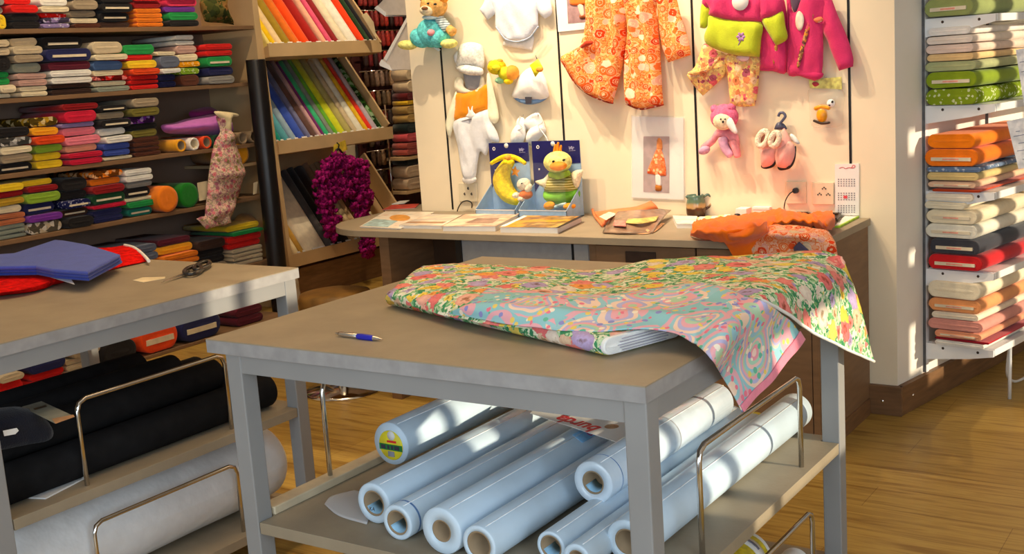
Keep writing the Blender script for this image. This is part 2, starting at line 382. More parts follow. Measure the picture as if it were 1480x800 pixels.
def floor_mat():
    m, nt, b = _new('oak_laminate'); L = nt.links; v = coords(nt)
    br = N(nt, 'ShaderNodeTexBrick'); br.inputs['Scale'].default_value = 1; br.offset = .37; br.offset_frequency = 3
    br.inputs['Brick Width'].default_value = 1.3; br.inputs['Row Height'].default_value = .19; br.inputs['Mortar Size'].default_value = .0012
    br.inputs['Color1'].default_value = (*lin((176, 146, 76)), 1); br.inputs['Color2'].default_value = (*lin((190, 160, 88)), 1); br.inputs['Mortar'].default_value = (*lin((142, 110, 54)), 1)
    L.new(v, br.inputs['Vector'])
    v2 = coords(nt, (1.2, 16, 1)); nz = N(nt, 'ShaderNodeTexNoise'); nz.inputs['Scale'].default_value = 2.6; nz.inputs['Detail'].default_value = 7; nz.inputs['Distortion'].default_value = .6; L.new(v2, nz.inputs['Vector'])
    r = ramp(nt, [(.3, (196, 176, 150)), (.55, (255, 250, 240)), (.75, (222, 205, 180))]); L.new(nz.outputs['Fac'], r.inputs['Fac'])
    mu = N(nt, 'ShaderNodeMix', data_type='RGBA', blend_type='MULTIPLY'); mu.inputs['Factor'].default_value = 1
    L.new(br.outputs['Color'], mu.inputs['A']); L.new(r.outputs['Color'], mu.inputs['B']); L.new(mu.outputs['Result'], b.inputs['Base Color'])
    b.inputs['Roughness'].default_value = .38; b.inputs['Specular IOR Level'].default_value = .35
    return m
# ------------------------------------------------------------------ room
WY = 4.76                                     # face of the partition with the baby clothes
RB = V((-1.349, WY, 0)); RD = V((.1936, .9811, 0)); RN = V((.9811, -.1936, 0))   # right wall: base, direction, outward normal
struct('floor', MB().box((-7.2, -1.6, -.05), (3.2, 10.2, 0)), floor_mat())
struct('wall_left', MB().box((-6.75, -1.6, 0), (-6.6, 10.2, 3.6)), WALLM)
struct('wall_back', MB().box((-3.80, WY, 0), (-1.349, WY+.11, 3.6)), WALLM)
struct('wall_far', MB().box((-6.6, 9.6, 0), (-1.0, 9.75, 3.6)), WALLM)
e = RB+RD*5.0
struct('wall_right', MB().prism([RB+RN*-.16+RD*.13, RB, e, e+RN*-.16], (0, 0, 3.6)), WHITEWALL)
for i, x in enumerate((-3.598, -2.905, -2.218, -1.532)):
    struct('trim_%d' % (i+1), MB().box((x-.005, WY-.0025, .84), (x+.005, WY, 3.6)), BLACK)
p0 = RB+V((-.125, -.025, 0)); c0 = RB+V((.02, -.025, 0)); c1 = RB+RN*.025+RD*.0
struct('baseboard_right', MB().prism([RB+RN*-.01+RD*.02, c0+V((0, 0, 0)), RB+RN*.025+RD*-.015, e+RN*.025, e+RN*-.01], (0, 0, .125)), SKIRT, bevel=.002)
struct('baseboard_back', MB().box((-1.47, WY-.027, 0), (-1.325, WY+.005, .125)), SKIRT, bevel=.002)
for n_, p, d in (('back', V((-1.405, WY-.027, .06)), V((0, -1, 0))), ('right', RB+RN*.025+RD*.09+V((0, 0, .066)), RN)):
    link('screw', MB().lathe([(0, .003), (.006, .002), (.007, 0)], p, d, 12), CHROME, bpy.data.objects['baseboard_'+n_])
# unseen wall outside the frame; openings and bars shaped to set the sun patches
wx = 2.35
def wb(y0, y1, z0, z1): WW.box((wx, y0, z0), (wx+.1, y1, z1))
WW = MB(); wb(-1.6, 10.2, 0, .3); wb(-1.6, 10.2, 2.8, 3.6); wb(-1.6, 2.5, .3, 2.8); wb(3.6, 4.35, .3, 2.8)
wb(2.5, 3.6, .3, 1.25); wb(2.5, 3.6, 1.72, 2.06); wb(2.5, 3.6, 2.2, 2.8)
wb(4.35, 4.98, .74, 2.8); wb(4.98, 5.09, .74, 1.03); wb(4.98, 5.09, 1.26, 1.5); wb(4.98, 5.09, 1.58, 1.96); wb(4.98, 5.09, 2.08, 2.8); wb(5.09, 10.2, .74, .95)
struct('wall_window', WW, WHITEWALL)
for i, (y, h_) in enumerate(((2.64, .03), (3.4, .04), (5.33, .09), (5.62, .03), (6.2, .08), (7.0, .06))):
    struct('window_%d' % (i+1), MB().box((wx+.02, y-h_, .3), (wx+.08, y+h_, 2.8)), WHITEMETAL)  # unseen bars added to cut the sunlight into bands
struct('ceiling', MB().box((-7.2, -1.6, 3.6), (3.2, 10.2, 3.7)), WHITEWALL)
# ------------------------------------------------------------------ service counter along the partition
t = thing('service_counter', 'long taupe counter with a rounded left end under the baby clothes wall', 'counter', (-2.7, 4.45, 0))
top = []
for k in range(13):
    a = pi*1.5 - (pi/2)*k/12; top.append(V((-3.66+.34*cos(a), 4.44+.34*sin(a), .801)))
top += [V((-4.0, 5.35, .801)), V((-3.815, 5.35, .801)), V((-3.815, WY-.003, .801)), V((-1.452, WY-.003, .801)), V((-1.452, 4.10, .801))]
link('worktop', MB().prism(top, (0, 0, .03)), LAM, t, bevel=.002)
BROWNP = mat('brown_panel', (128, 98, 70), .5, var=.06, scale=7, stretch=(1, 1, 6))
DARKP = mat('dark_brown_panel', (72, 52, 36), .55, var=.06, scale=7)
GREYP = mat('blue_grey_panel', (150, 152, 154), .5, var=.03)
link('side_panel', MB().box((-3.597, 4.16, 0), (-3.54, 4.74, .8)), BROWNP, t)
link('side_panel', MB().box((-1.485, 4.13, 0), (-1.46, 4.745, .8)), BROWNP, t)
link('plinth', MB().box((-1.46, 4.13, 0), (-1.452, 4.72, .07)), SKIRT, t)
link('knee_panel', MB().box((-3.54, 4.5, .02), (-3.125, 4.52, .8)), DARKP, t)
link('edge_strip', MB().box((-3.125, 4.13, 0), (-3.095, 4.73, .8)), BLACK, t)
link('grey_panel', MB().box((-3.095, 4.14, .05), (-2.525, 4.16, .795)), GREYP, t)
link('edge_strip', MB().box((-2.525, 4.145, .05), (-2.505, 4.165, .795)), BLACK, t)
link('leg_panel', MB().box((-2.505, 4.13, 0), (-2.437, 4.73, .795)), GREYP, t)
link('drawer_side', MB().box((-2.437, 4.14, .05), (-2.405, 4.73, .795)), BROWNP, t)
for x0, x1, hh in ((-2.403, -1.955, True), (-1.947, -1.49, False)):
    d = link('drawer', MB().box((x0, 4.135, .52), (x1, 4.16, .793)), BROWNP, t, bevel=.002)
    if hh:
        link('drawer_handle', MB().box((-2.262, 4.128, .700), (-2.125, 4.137, .772)).box((-2.262, 4.120, .700), (-2.125, 4.130, .712)), mat('dark_metal', (58, 42, 34), .4, var=.1), d, bevel=.002)
    link('drawer', MB().box((x0, 4.135, .08), (x1, 4.16, .515)), BROWNP, t, bevel=.002)
# ------------------------------------------------------------------ cutting tables
def rail(x, y0, y1, z0, z1, root, r=.0068):
    q = .03
    return link('rail', MB().tube([(x, y0, z0), (x, y0, z1-q), (x, y0+q*.3, z1-q*.3), (x, y0+q, z1), (x, y1-q, z1), (x, y1-q*.3, z1-q*.3), (x, y1, z1-q), (x, y1, z0)], r, 10), CHROME, root)
def cutting_table(x0, x1, y0, y1, zt, shelves, label, inl=.05, inr=.006):
    t = thing('cutting_table', label, 'table', ((x0+x1)/2, (y0+y1)/2, 0))
    link('tabletop', MB().box((x0, y0, zt-.003), (x1, y1, zt)), LAM, t)
    link('top_edge', MB().box((x0, y0, zt-.034), (x1, y1, zt-.003)), LAMEDGE, t)
    lx0, lx1, ly0, ly1 = x0+inl, x1-inr, y0+.012, y1-.012; w = .05; zb = .07
    for lx in (lx0, lx1-w):
        for ly in (ly0, ly1-w):
            l = link('leg', MB().box((lx, ly, zb), (lx+w, ly+w, zt-.034)), STEEL, t, bevel=.003)
            c = link('caster', MB().tube([(lx+w/2-.011, ly+w/2+.012, .032), (lx+w/2+.011, ly+w/2+.012, .032)], .032, 20), BLACK, l)
            link('caster_fork', MB().lathe([(.012, .0), (.012, -.012), (.02, -.014), (.024, -.022), (.024, -.026), (0, -.027)], (lx+w/2, ly+w/2, zb), (0, 0, 1), 14)
                 .box((lx+w/2-.02, ly+w/2-.01, .026), (lx+w/2-.013, ly+w/2+.03, .055)).box((lx+w/2+.013, ly+w/2-.01, .026), (lx+w/2+.02, ly+w/2+.03, .055)), CHROME, l)
    ah = .048
    link('apron', MB().box((lx0+w, ly0+.003, zt-.034-ah), (lx1-w, ly0+.028, zt-.034)), STEEL, t)
    link('apron', MB().box((lx0+w, ly1-.028, zt-.034-ah), (lx1-w, ly1-.003, zt-.034)), STEEL, t)
    link('apron', MB().box((lx0+.003, ly0+w, zt-.034-ah), (lx0+.028, ly1-w, zt-.034)), STEEL, t)
    link('apron', MB().box((lx1-.028, ly0+w, zt-.034-ah), (lx1-.003, ly1-w, zt-.034)), STEEL, t)
    for i, z in enumerate(shelves):
        # notched board between the legs
        a = V((lx0+.002, ly0+.002, z-.03)); b_ = V((lx1-.002, ly1-.002, z)); n = w+.001
        P = [(a.x+n, a.y), (b_.x-n, a.y), (b_.x-n, a.y+n), (b_.x, a.y+n), (b_.x, b_.y-n), (b_.x-n, b_.y-n), (b_.x-n, b_.y), (a.x+n, b_.y), (a.x+n, b_.y-n), (a.x, b_.y-n), (a.x, a.y+n), (a.x+n, a.y+n)]
        link('shelf', MB().prism([V((px, py, z-.03)) for px, py in P], (0, 0, .03)), LAM, t, bevel=.001)
    return t, (lx0, lx1, ly0, ly1)
TZ = .94
MT, (mx0, mx1, my0, my1) = cutting_table(-2.208, -1.000, 1.877, 3.058, TZ, (.475, .13), 'grey square cutting table with white rolls below and floral cloth on top')
rail(mx1-.03, 2.17, 2.78, .475, .72, MT); rail(mx0+.028, 2.18, 2.85, .497, .76, MT)
rail(mx1-.03, 2.35, 2.85, .13, .33, MT); rail(mx0+.035, 2.2, 2.85, .13, .38, MT)
link('edge_lip', MB().box((mx0+.004, my0+.055, .475), (mx0+.055, my1-.06, .497)), mat('pale_wood', (206, 190, 160), .6, var=.07, scale=10), MT, bevel=.003)
LT, (qx0, qx1, qy0, qy1) = cutting_table(-3.93, -2.727, 1.56, 2.739, TZ, (.475, .13), 'grey cutting table at the left with black rolls and white wadding below')
rail(qx1-.04, 1.88, 2.42, .475, .72, LT); rail(qx1-.04, 1.88, 2.42, .13, .36, LT)
# ------------------------------------------------------------------ bolts of cloth
CORE = mat('bolt_board', (222, 208, 180), .8, var=.06, scale=16)
_cnt = {}
def loop2(a, b, n=7, pw=None):
    """rounded outline, half width a, half thickness b"""
    r = min(a, b)*.96; out = []
    for cx, cy, a0 in ((a-r, b-r, 0), (-(a-r), b-r, pi/2), (-(a-r), -(b-r), pi), (a-r, -(b-r), 1.5*pi)):
        for k in range(n):
            t = a0+(pi/2)*k/(n-1); out.append((cx+r*cos(t), cy+r*sin(t)))
    return out
def bolt_mesh(P, W, T, L, w, th, ln, lobes=1, sag=.008, ends=True):
    mb = MB(); lh = th/lobes
    for q in range(lobes):
        lp = loop2(w/2*(1-random.random()*.05*(lobes > 1)), lh/2); n = len(lp); seed = random.random()*50
        rings = []
        spec = [(.0, .15), (.005, .35), (.0, .55), (.005, .75), (.0, .93), (.006, 1.0), (ln*.5, 1.0), (ln, 1.0), (ln, .1)]
        cy = -th/2+lh*(q+.5)
        off = (random.random()-.5)*.004*(lobes > 1)
        for i, (l, s) in enumerate(spec):
            R_ = []
            for (x, y) in lp:
                xx = x if s == 1 else (x-(1-s)*lh/2*(1 if x > 0 else -1) if abs(x) > (1-s)*lh/2 else x*s)
                yy = y*s
                k = 1-min(.6, 2.2*sag*abs(noise.noise(V((xx*22, seed+(y > 0)*9, l*6))))/max(lh, .01))
                R_.append(V(P)+V(W)*(xx+off)+V(T)*(cy+yy*k)+V(L)*l)
            rings.append(R_)
        vs = [p for R_ in rings for p in R_]
        fs = [(i*n+k, i*n+(k+1) % n, (i+1)*n+(k+1) % n, (i+1)*n+k) for i in range(len(rings)-1) for k in range(n)]
        fs += [tuple(range(n))[::-1], tuple((len(rings)-1)*n+k for k in range(n))]
        mb.add(vs, fs, True)
    return mb
def bolt(P, W, T, L, w, th, ln, c, label, cat='cloth', name='folded_cloth', kind='plain', lobes=1, board=False, group=None):
    P = V(P); W = V(W); T = V(T); L = V(L)
    base = P - T*th/2 if abs(T.z) > .5 else P
    t = thing(name, label, cat, base, group)
    link('fabric', bolt_mesh(P, W, T, L, w, th, ln, lobes), cloth(c, kind), t)
    if board:
        link('core_board', MB().obox(P+L*.05-T*th*.08, W, T, L, (w*.74, max(.006, th*.2), .108)), CORE, t)
    return t
KC = dict(yellow=(246, 206, 36), grey=(150, 146, 140), black=(28, 25, 27), red=(226, 28, 22), cream=(240, 224, 188), lilac=(160, 140, 190), white=(244, 240, 230), taupe=(168, 150, 124),
 brown=(92, 46, 28), orange=(250, 132, 24), green=(30, 150, 72), purple=(122, 50, 160), hotpink=(246, 60, 100), darkred=(150, 18, 24), rose=(200, 160, 148), greygreen=(150, 156, 140), beige=(206, 188, 156),
 maroon=(96, 24, 44), navy=(30, 34, 84), blue=(84, 116, 166), darkgreen=(24, 74, 44), olive=(122, 112, 44), lime=(140, 176, 50), teal=(24, 122, 106), crimson=(214, 24, 60), peach=(240, 172, 140), pink=(246, 132, 150),
 amber=(252, 172, 28), gold=(190, 150, 40), rust=(190, 110, 70), darkbrown=(58, 36, 28), slate=(96, 104, 124), royal=(62, 84, 170), mauve=(150, 60, 140), orangered=(240, 76, 20))
CN = dict(hotpink='hot pink', darkred='dark red', greygreen='grey green', darkgreen='dark green', darkbrown='dark brown', orangered='orange red', royal='royal blue')
def cname(k): return CN.get(k, k)
ORD = ['first', 'second', 'third', 'fourth', 'fifth', 'sixth', 'seventh', 'eighth', 'ninth', 'tenth', 'eleventh', 'twelfth', 'thirteenth', 'fourteenth', 'fifteenth', 'sixteenth', 'seventeenth', 'eighteenth', 'nineteenth', 'twentieth', 'twenty-first', 'twenty-second']
def posn(i, n):
    if n == 1: return 'alone'
    return 'bottom' if i == 0 else 'top' if i == n-1 else ORD[i]+' from bottom'
# ------------------------------------------------------------------ tall fabric shelf on the left wall
XF = -5.8; XGF = -5.55
SZ = dict(A=1.92, B=1.553, C=1.153, D=.80, E=.36, G=.02)
t = thing('fabric_shelf', 'tall tan and grey wall shelf packed with folded cloth on the left', 'shelf', (-6.1, 4.3, 0))
link('back_panel', MB().box((-6.34, 2.6, 0), (-6.3, 5.68, 2.5)), DARKBACK, t)
link('side_panel', MB().box((-6.3, 5.64, 0), (-5.79, 5.68, 2.5)), TANBOARD, t)
for k, z in SZ.items(): link('shelf', MB().box((-6.3, 2.6, max(z-.025, .001)), (-5.79 if k != 'G' else -5.54, 5.63 if k != 'G' else 5.45, z)), SHELFB, t, bevel=.002)
SN = dict(A='top left shelf', B='second left shelf', C='third left shelf', D='fourth left shelf', E='shelf level with table', G='lowest left shelf')
def stack(sh, px0, px1, items, out=.0, idx=None, ln=.42):
    z = SZ[sh]; XF = XGF if sh == 'G' else -5.8
    def yat(px):       # where that column of the photo meets the front edge of the shelf
        lo, hi = -200, 900
        for _ in range(40):
            m = (lo+hi)/2
            if onx(px, m, XF).z > z: lo = m
            else: hi = m
        return onx(px, lo, XF)
    a, b = yat(px0), yat(px1); w = (b.y-a.y)*.985; s = depth_of((a+b)/2)/F*.985
    n = len(items); zz = z+.0005
    gap = {'B': .335, 'C': .36, 'D': .315, 'E': .40, 'G': .30}.get(sh, 9); tot = sum(i_[1] for i_ in items)*s
    if tot > gap-.012: s *= (gap-.012)/tot
    for i, it in enumerate(items):
        k, hp = it[0], it[1]; fl = it[2] if len(it) > 2 else ''
        th = hp*s; lob = 1
        for ch in '2345':
            if ch in fl: lob = int(ch)
        kind = 'dots' if 'd' in fl else 'print' if 'p' in fl else 'stripes' if 's' in fl else 'plain'
        kn = {'dots': 'dotted ', 'print': 'printed ', 'stripes': 'striped ', 'plain': ''}[kind]
        jit = random.uniform(-.035, .022)+out; wj = w*random.uniform(.86, 1.0); yj = random.uniform(-.5, .5)*(w-wj)
        P = V((XF+jit, (a.y+b.y)/2+yj, zz+th/2))
        lab = '%s %s%s, %s %s of %s stack on %s' % (cname(k), kn, 'folded cloth', posn(i, n), 'layer', ORD[idx], SN[sh])
        lab = lab.replace('alone layer of', 'filling the') if n == 1 else lab
        bolt(P, (0, 1, 0), (0, 0, 1), (-1, 0, 0), wj, th*.985, ln, KC[k], lab, kind=kind, lobes=lob, board='b' in fl, group='folded cloths on the left wall shelf')
        zz += th
STACKS = dict(
 A=[(0, 14, [('yellow', 22), ('grey', 12), ('grey', 12)]), (15, 60, [('black', 22, '2'), ('red', 13), ('red', 12)]), (62, 104, [('lilac', 8, 'd'), ('lilac', 8, 'p'), ('red', 7, 'd'), ('cream', 9), ('white', 12)]),
    (104, 147, [('brown', 7), ('cream', 8), ('taupe', 11), ('taupe', 14), ('grey', 10)]), (147, 196, [('darkbrown', 9), ('black', 13, 'b'), ('black', 14, 'b'), ('black', 10)]), (198, 242, [('orange', 27, '4'), ('darkred', 10), ('red', 10)]),
    (243, 292, [('black', 9), ('green', 12), ('purple', 8), ('hotpink', 12), ('red', 10)])],
 B=[(0, 23, [('cream', 8), ('cream', 12, 'b'), ('green', 20, '2'), ('black', 22), ('beige', 11), ('beige', 12)]), (24, 70, [('cream', 16, '2'), ('rose', 20, '2'), ('greygreen', 15), ('taupe', 12), ('beige', 13), ('beige', 13)]),
    (72, 138, [('darkbrown', 16, '2'), ('white', 20, '2'), ('maroon', 13), ('navy', 19, 'b'), ('black', 18, 'b')]), (139, 188, [('greygreen', 8), ('cream', 8), ('red', 7, 'p'), ('cream', 8), ('blue', 14), ('cream', 9), ('beige', 18)]),
    (188, 234, [('red', 21, '3'), ('orangered', 9), ('yellow', 12), ('red', 8), ('green', 15)]), (235, 264, [('navy', 20, '2'), ('white', 8), ('slate', 18), ('cream', 7)]),
    (265, 296, [('brown', 17), ('lime', 10, 'd'), ('amber', 9, 'd'), ('cream', 11), ('rose', 12), ('white', 15, '2')]), (298, 340, [('grey', 12), ('navy', 13), ('green', 15, 'b'), ('red', 18, '2')])],
 C=[(0, 53, [('black', 14, 'b'), ('taupe', 13), ('cream', 12), ('grey', 13, 'p'), ('black', 14)]), (54, 97, [('yellow', 12), ('yellow', 11), ('lime', 12), ('orangered', 13), ('amber', 13), ('gold', 14, 'p')]),
    (98, 150, [('crimson', 19, '2'), ('peach', 10), ('pink', 13), ('pink', 13), ('lilac', 7), ('crimson', 18), ('darkred', 10)]), (151, 194, [('cream', 6), ('royal', 19, '2'), ('white', 11), ('white', 11), ('black', 13, 'b'), ('taupe', 10), ('black', 10, 'b')]),
    (196, 238, [('brown', 30, '4'), ('olive', 12), ('black', 9), ('purple', 11, 'p'), ('olive', 14), ('taupe', 14)])],
 D=[(0, 43, [('greygreen', 25, '3'), ('rust', 20, '2'), ('cream', 13), ('gold', 14), ('darkred', 11), ('yellow', 14)]), (44, 94, [('beige', 17, 'p'), ('purple', 12), ('navy', 16, 'b'), ('lime', 15), ('darkred', 10), ('yellow', 9)]),
    (95, 137, [('black', 16), ('darkbrown', 12, 'b'), ('navy', 13, 'db'), ('black', 13), ('black', 18)]), (138, 187, [('navy', 24, '2'), ('crimson', 10), ('darkgreen', 19, 'b'), ('darkred', 15), ('orange', 13), ('orange', 14, 'p')]),
    (188, 228, [('teal', 13, 'b'), ('green', 9), ('cream', 6), ('black', 14, 'b'), ('grey', 9), ('white', 18, '2')])],
 E=[(60, 128, [('black', 22, '2'), ('darkbrown', 20), ('black', 18)]), (130, 188, [('black', 18), ('slate', 14), ('black', 16, 'b'), ('black', 12)]), (190, 235, [('navy', 24), ('navy', 16), ('slate', 25, '2')]),
    (237, 289, [('maroon', 14), ('darkred', 9), ('orange', 17, '2'), ('amber', 13), ('maroon', 10)]), (291, 333, [('taupe', 12), ('black', 22, '2'), ('darkbrown', 14)]), (335, 384, [('beige', 25, '4'), ('red', 9), ('red', 10), ('green', 6), ('yellow', 10)])],
 G=[(0, 40, [('red', 22), ('beige', 12)]), (42, 100, [('red', 20, '2'), ('navy', 22)]), (102, 150, [('beige', 26, '3'), ('taupe', 18)]), (152, 202, [('black', 34)]), (204, 262, [('orangered', 42, 'b')]), (264, 330, [('navy', 38, 'b')]), (345, 386, [('maroon', 27, '2')])])
for sh, L_ in STACKS.items():
    for j, (a, b, items) in enumerate(L_): stack(sh, a, b, items, idx=j)
def pxon(sh, px, dz=0, x=None):
    z = SZ[sh]+dz; lo, hi = -200, 900; xx = XF if x is None else x
    for _ in range(40):
        m = (lo+hi)/2
        if onx(px, m, xx).z > z: lo = m
        else: hi = m
    return onx(px, lo, xx)
# cardboard tubes and coloured rolls lying on the third shelf, ends to the room
def roll_in(name, px, py, sh, rpx, c, label, cat, hole=.7, ln=.42, base=None, x=XF, grp=None, material=None):
    C0 = onx(px, py, x); s = depth_of(C0)/F; R_ = rpx*s
    if base is not None: C0 = V((x, pxon(sh, px, R_, x).y, base+R_+.0005))
    t = thing(name, label, cat, C0-V((0, 0, R_)), grp); m = material or cloth(c)
    h = R_*hole
    prof = [(h, .03), (h, 0), (R_*.98, 0), (R_, .004), (R_, ln), (0, ln)] if hole else [(0, .004), (R_*.3, 0), (R_*.5, .004), (R_*.7, 0), (R_*.98, .003), (R_, .008), (R_, ln), (0, ln)]
    link('rolled_fabric' if cat != 'tube' else 'tube_wall', MB().lathe(prof, C0, (-1, 0, 0), 28), m, t)
    if hole: link('core', MB().lathe([(h*.99, ln*.6), (h*.99, .002), (h*.9, .002), (h*.9, ln*.55), (0, ln*.55)], C0, (-1, 0, 0), 24), TUBE if c != KC['white'] else CARD, t)
    return t
zc = SZ['C']
for px, c, nm in ((262, 'amber', 'amber'), (281, 'white', 'white'), (299, 'orangered', 'orange red'), (314, 'darkgreen', 'dark green')):
    roll_in('fabric_roll', px, 205, 'C', 9.2, KC[c], '%s rolled cloth with open end under the mauve cloth' % nm, 'fabric roll', base=zc, grp='rolls under the mauve cloth', x=XF+.01)
for px, w_ in ((334, 'hidden partly by the hanging flowered cloth'), (351.5, 'middle one of three at the shelf end'), (368, 'nearest to the standing black roll')):
    roll_in('cardboard_tube', px, 182, 'C', 8.6, KC['taupe'], 'open cardboard tube, %s' % w_, 'tube', hole=.82, base=zc, x=XF, grp='cardboard tubes on the third shelf', material=TUBE)
zd = SZ['D']
roll_in('fabric_roll', 243, 281, 'D', 19, KC['orange'], 'thick orange fabric roll on the fourth shelf beside a green roll', 'fabric roll', hole=0, base=zd, x=XF+.03)
roll_in('fabric_roll', 274, 276, 'D', 18, (20, 120, 30), 'dark green fabric roll next to the orange roll and paper tag', 'fabric roll', hole=0, base=zd, x=XF)
roll_in('fabric_roll', 349, 222, 'D', 15, KC['amber'], 'amber fabric roll end beside the hanging flowered cloth', 'fabric roll', hole=0, x=XF-.02)
o = thing('shelf_bracket', 'small board holding the amber roll beside the black roll', 'bracket', (XF-.2, 5.5, 1.0))
C0 = onx(349, 222, XF-.02); s = depth_of(C0)/F
link('board', MB().box((-6.29, C0.y-.09, C0.z-15*s-.02), (-5.84, 5.635, C0.z-15*s-.0005)), TANBOARD, o)
solo('paper_tag', MB().prism([onx(x, y, XF-.01) for x, y in ((285, 264), (300, 261), (301, 288), (288, 290))], (-.002, 0, 0)), CARD, 'white paper tag against the dark green roll end', 'tag')
solo('hanging_tag', MB().prism([onx(x, y, XF+.012) for x, y in ((366.5, 264), (372.5, 262), (371, 279), (366, 281))], (-.002, 0, 0)), CARD, 'small white tag on the shelf edge by the standing black roll', 'tag')
# mauve cloth heaped over the rolls
def pile(outline, x, depth, m, name, label, cat='cloth', **kw):
    return solo(name, puff(outline, 0, depth, plane=((x, 0, 0), (1, 0, 0)), **kw), m, label, cat)
pile([(233, 181), (252, 177), (268, 172), (290, 168), (308, 165), (322, 170), (325, 184), (322, 199), (300, 196), (270, 194), (240, 192)], XF-.12, .16, cloth((196, 110, 196)), 'mauve_cloth', 'mauve pink cloth heaped on four coloured rolls', wr=.05, ws=16, k=.03)
pile([(274, 161), (300, 154), (314, 160), (318, 168), (296, 172), (278, 172)], XF-.2, .1, cloth((120, 30, 100)), 'plum_cloth', 'dark plum cloth behind the mauve heap', wr=.03)
# flowered cloth hanging down over shelf three
MF = floral('small_flower_print', [(226, 200, 170), (214, 170, 160), (190, 150, 150), (160, 150, 120)], [(226, 130, 140), (240, 214, 190), (180, 110, 130), (150, 140, 90), (236, 180, 170)], scale=34, leafscale=120)
t = thing('hanging_cloth', 'flowered pink beige cloth draped off the third left shelf', 'cloth', onx(322, 330, XF+.05))
link('drape', puff([(312, 168), (322, 166), (330, 176), (337, 196), (345, 222), (351, 250), (347, 275), (338, 300), (330, 322), (318, 326), (303, 324), (296, 318), (299, 280), (303, 240), (310, 205), (318, 190)], 0, .05, plane=((XF+.03, 0, 0), (1, 0, 0)), wr=.05, ws=20, k=.03, cell=.018), MF, t)
link('collar', puff([(309, 162), (322, 161), (342, 164), (344, 168), (335, 171), (334, 192), (328, 196), (322, 176)], 0, .03, plane=((XF+.05, 0, 0), (1, 0, 0)), wr=.02), cloth((232, 214, 170)), t)
link('hem', puff([(284, 316, 0), (297, 312), (318, 322), (330, 308), (334, 322, 0), (316, 326), (298, 331, 0)], 0, .02, plane=((XF+.07, 0, 0), (1, 0, 0)), wr=.015), MF, t)
# camouflage cloth on the top shelf corner
pile([(290, 0), (322, -6), (328, 8), (332, 22), (338, 36, 0), (318, 33), (300, 32), (294, 26)], XF-.05, .1, floral('camouflage_print', [(70, 74, 30), (96, 92, 44), (44, 54, 24), (130, 100, 50)], [(150, 110, 60), (60, 70, 30)], scale=16, leafscale=20), 'patterned_cloth', 'olive brown patterned cloth slumped at the right end of the top shelf', wr=.03, ws=14)
# folded tan cloth behind the yellow pile
pile([(336, 325), (342, 312), (352, 308), (364, 311), (372, 322), (370, 328), (338, 329)], XF-.2, .08, cloth((176, 130, 70)), 'tan_cloth', 'tan folded cloth behind the yellow green red pile', wr=.01)
# long black rolls standing between shelf and rack
def standing(px, py, rpx, y, label):
    P = onx(px, py, -5.71); s = depth_of(P)/F; R_ = rpx*s
    t = thing('standing_roll', label, 'fabric roll', (P.x, P.y, 0))
    link('rolled_fabric', MB().lathe([(R_*.4, P.z-.02), (R_*.4, P.z), (R_*.97, P.z), (R_, P.z-.006), (R_, .02), (R_*.97, 0), (0, 0)], (P.x, P.y, 0), (0, 0, 1), 28), mat('black_fabric_sheen', (26, 24, 26), .35, var=.05, spec=.5), t)
    link('core', MB().lathe([(R_*.39, P.z-.2), (R_*.39, P.z-.001), (R_*.33, P.z-.001), (R_*.33, P.z-.2)], (P.x, P.y, 0), (0, 0, 1), 20), TUBE, t)
standing(369, 86, 14, 0, 'tall black fabric roll standing at the end of the left shelf')
# ------------------------------------------------------------------ slanted rack of upright bolts
XR = -5.9; TD = V((-.588, 0, .809)).normalized(); DD = V((-.809, 0, -.588))     # up along the bolt, depth into the rack
t = thing('slanted_rack', 'tan slanted rack with three rows of upright fabric bolts', 'rack', (-6.2, 6.4, 0))
def slab(pts, y0, y1): return MB().prism([V((x, y0, z)) for x, z in pts], (0, y1-y0, 0))
link('side_panel', slab([(-5.845, 0), (-5.845, .2), (-5.94, 2.3), (-6.55, 2.3), (-6.55, 0)], 5.79, 5.825), TANBOARD, t)
ROWS = {1: (1.792, 7.02), 2: (1.128, 7.07), 3: (.325, 7.22)}
link('back_panel', slab([(-6.55, 0), (-6.55, 2.3), (-6.53, 2.3), (-6.53, 0)], 5.845, 7.24), TANBOARD, t)
for r, (z, y1) in ROWS.items():
    x0 = XR+.03
    link('shelf', slab([(x0, z), (x0, z-.08), (x0-.16, z-.10), (x0-.16, z-.085), (XR-.105, z-.082), (XR-.004, z-.008)], 5.826, y1), TANBOARD, t, bevel=.002)
    link('tray_back', MB().prism([V((XR, y, z))+DD*.115+TD*q for y, q in ((5.826, 0), (y1-.03, 0), (y1-.03, .74), (5.826, .74))], DD*.015), TANBOARD, t)
    link('shelf_lip', slab([(x0, z-.001), (x0, z+.012), (x0-.012, z+.012), (x0-.012, z-.001)], 5.826, y1), TANBOARD, t)
    P = V((XR, y1-.012, z+.03))
    link('end_board', MB().obox(P+TD*.35+DD*.06, DD, V((0, 1, 0)), TD, (.14, .02, .70 if r > 1 else .8)), TANBOARD, t)
link('plinth', slab([(-5.90, 0), (-5.90, .22), (-6.5, .22), (-6.5, 0)], 5.845, 7.2), SKIRT, t)
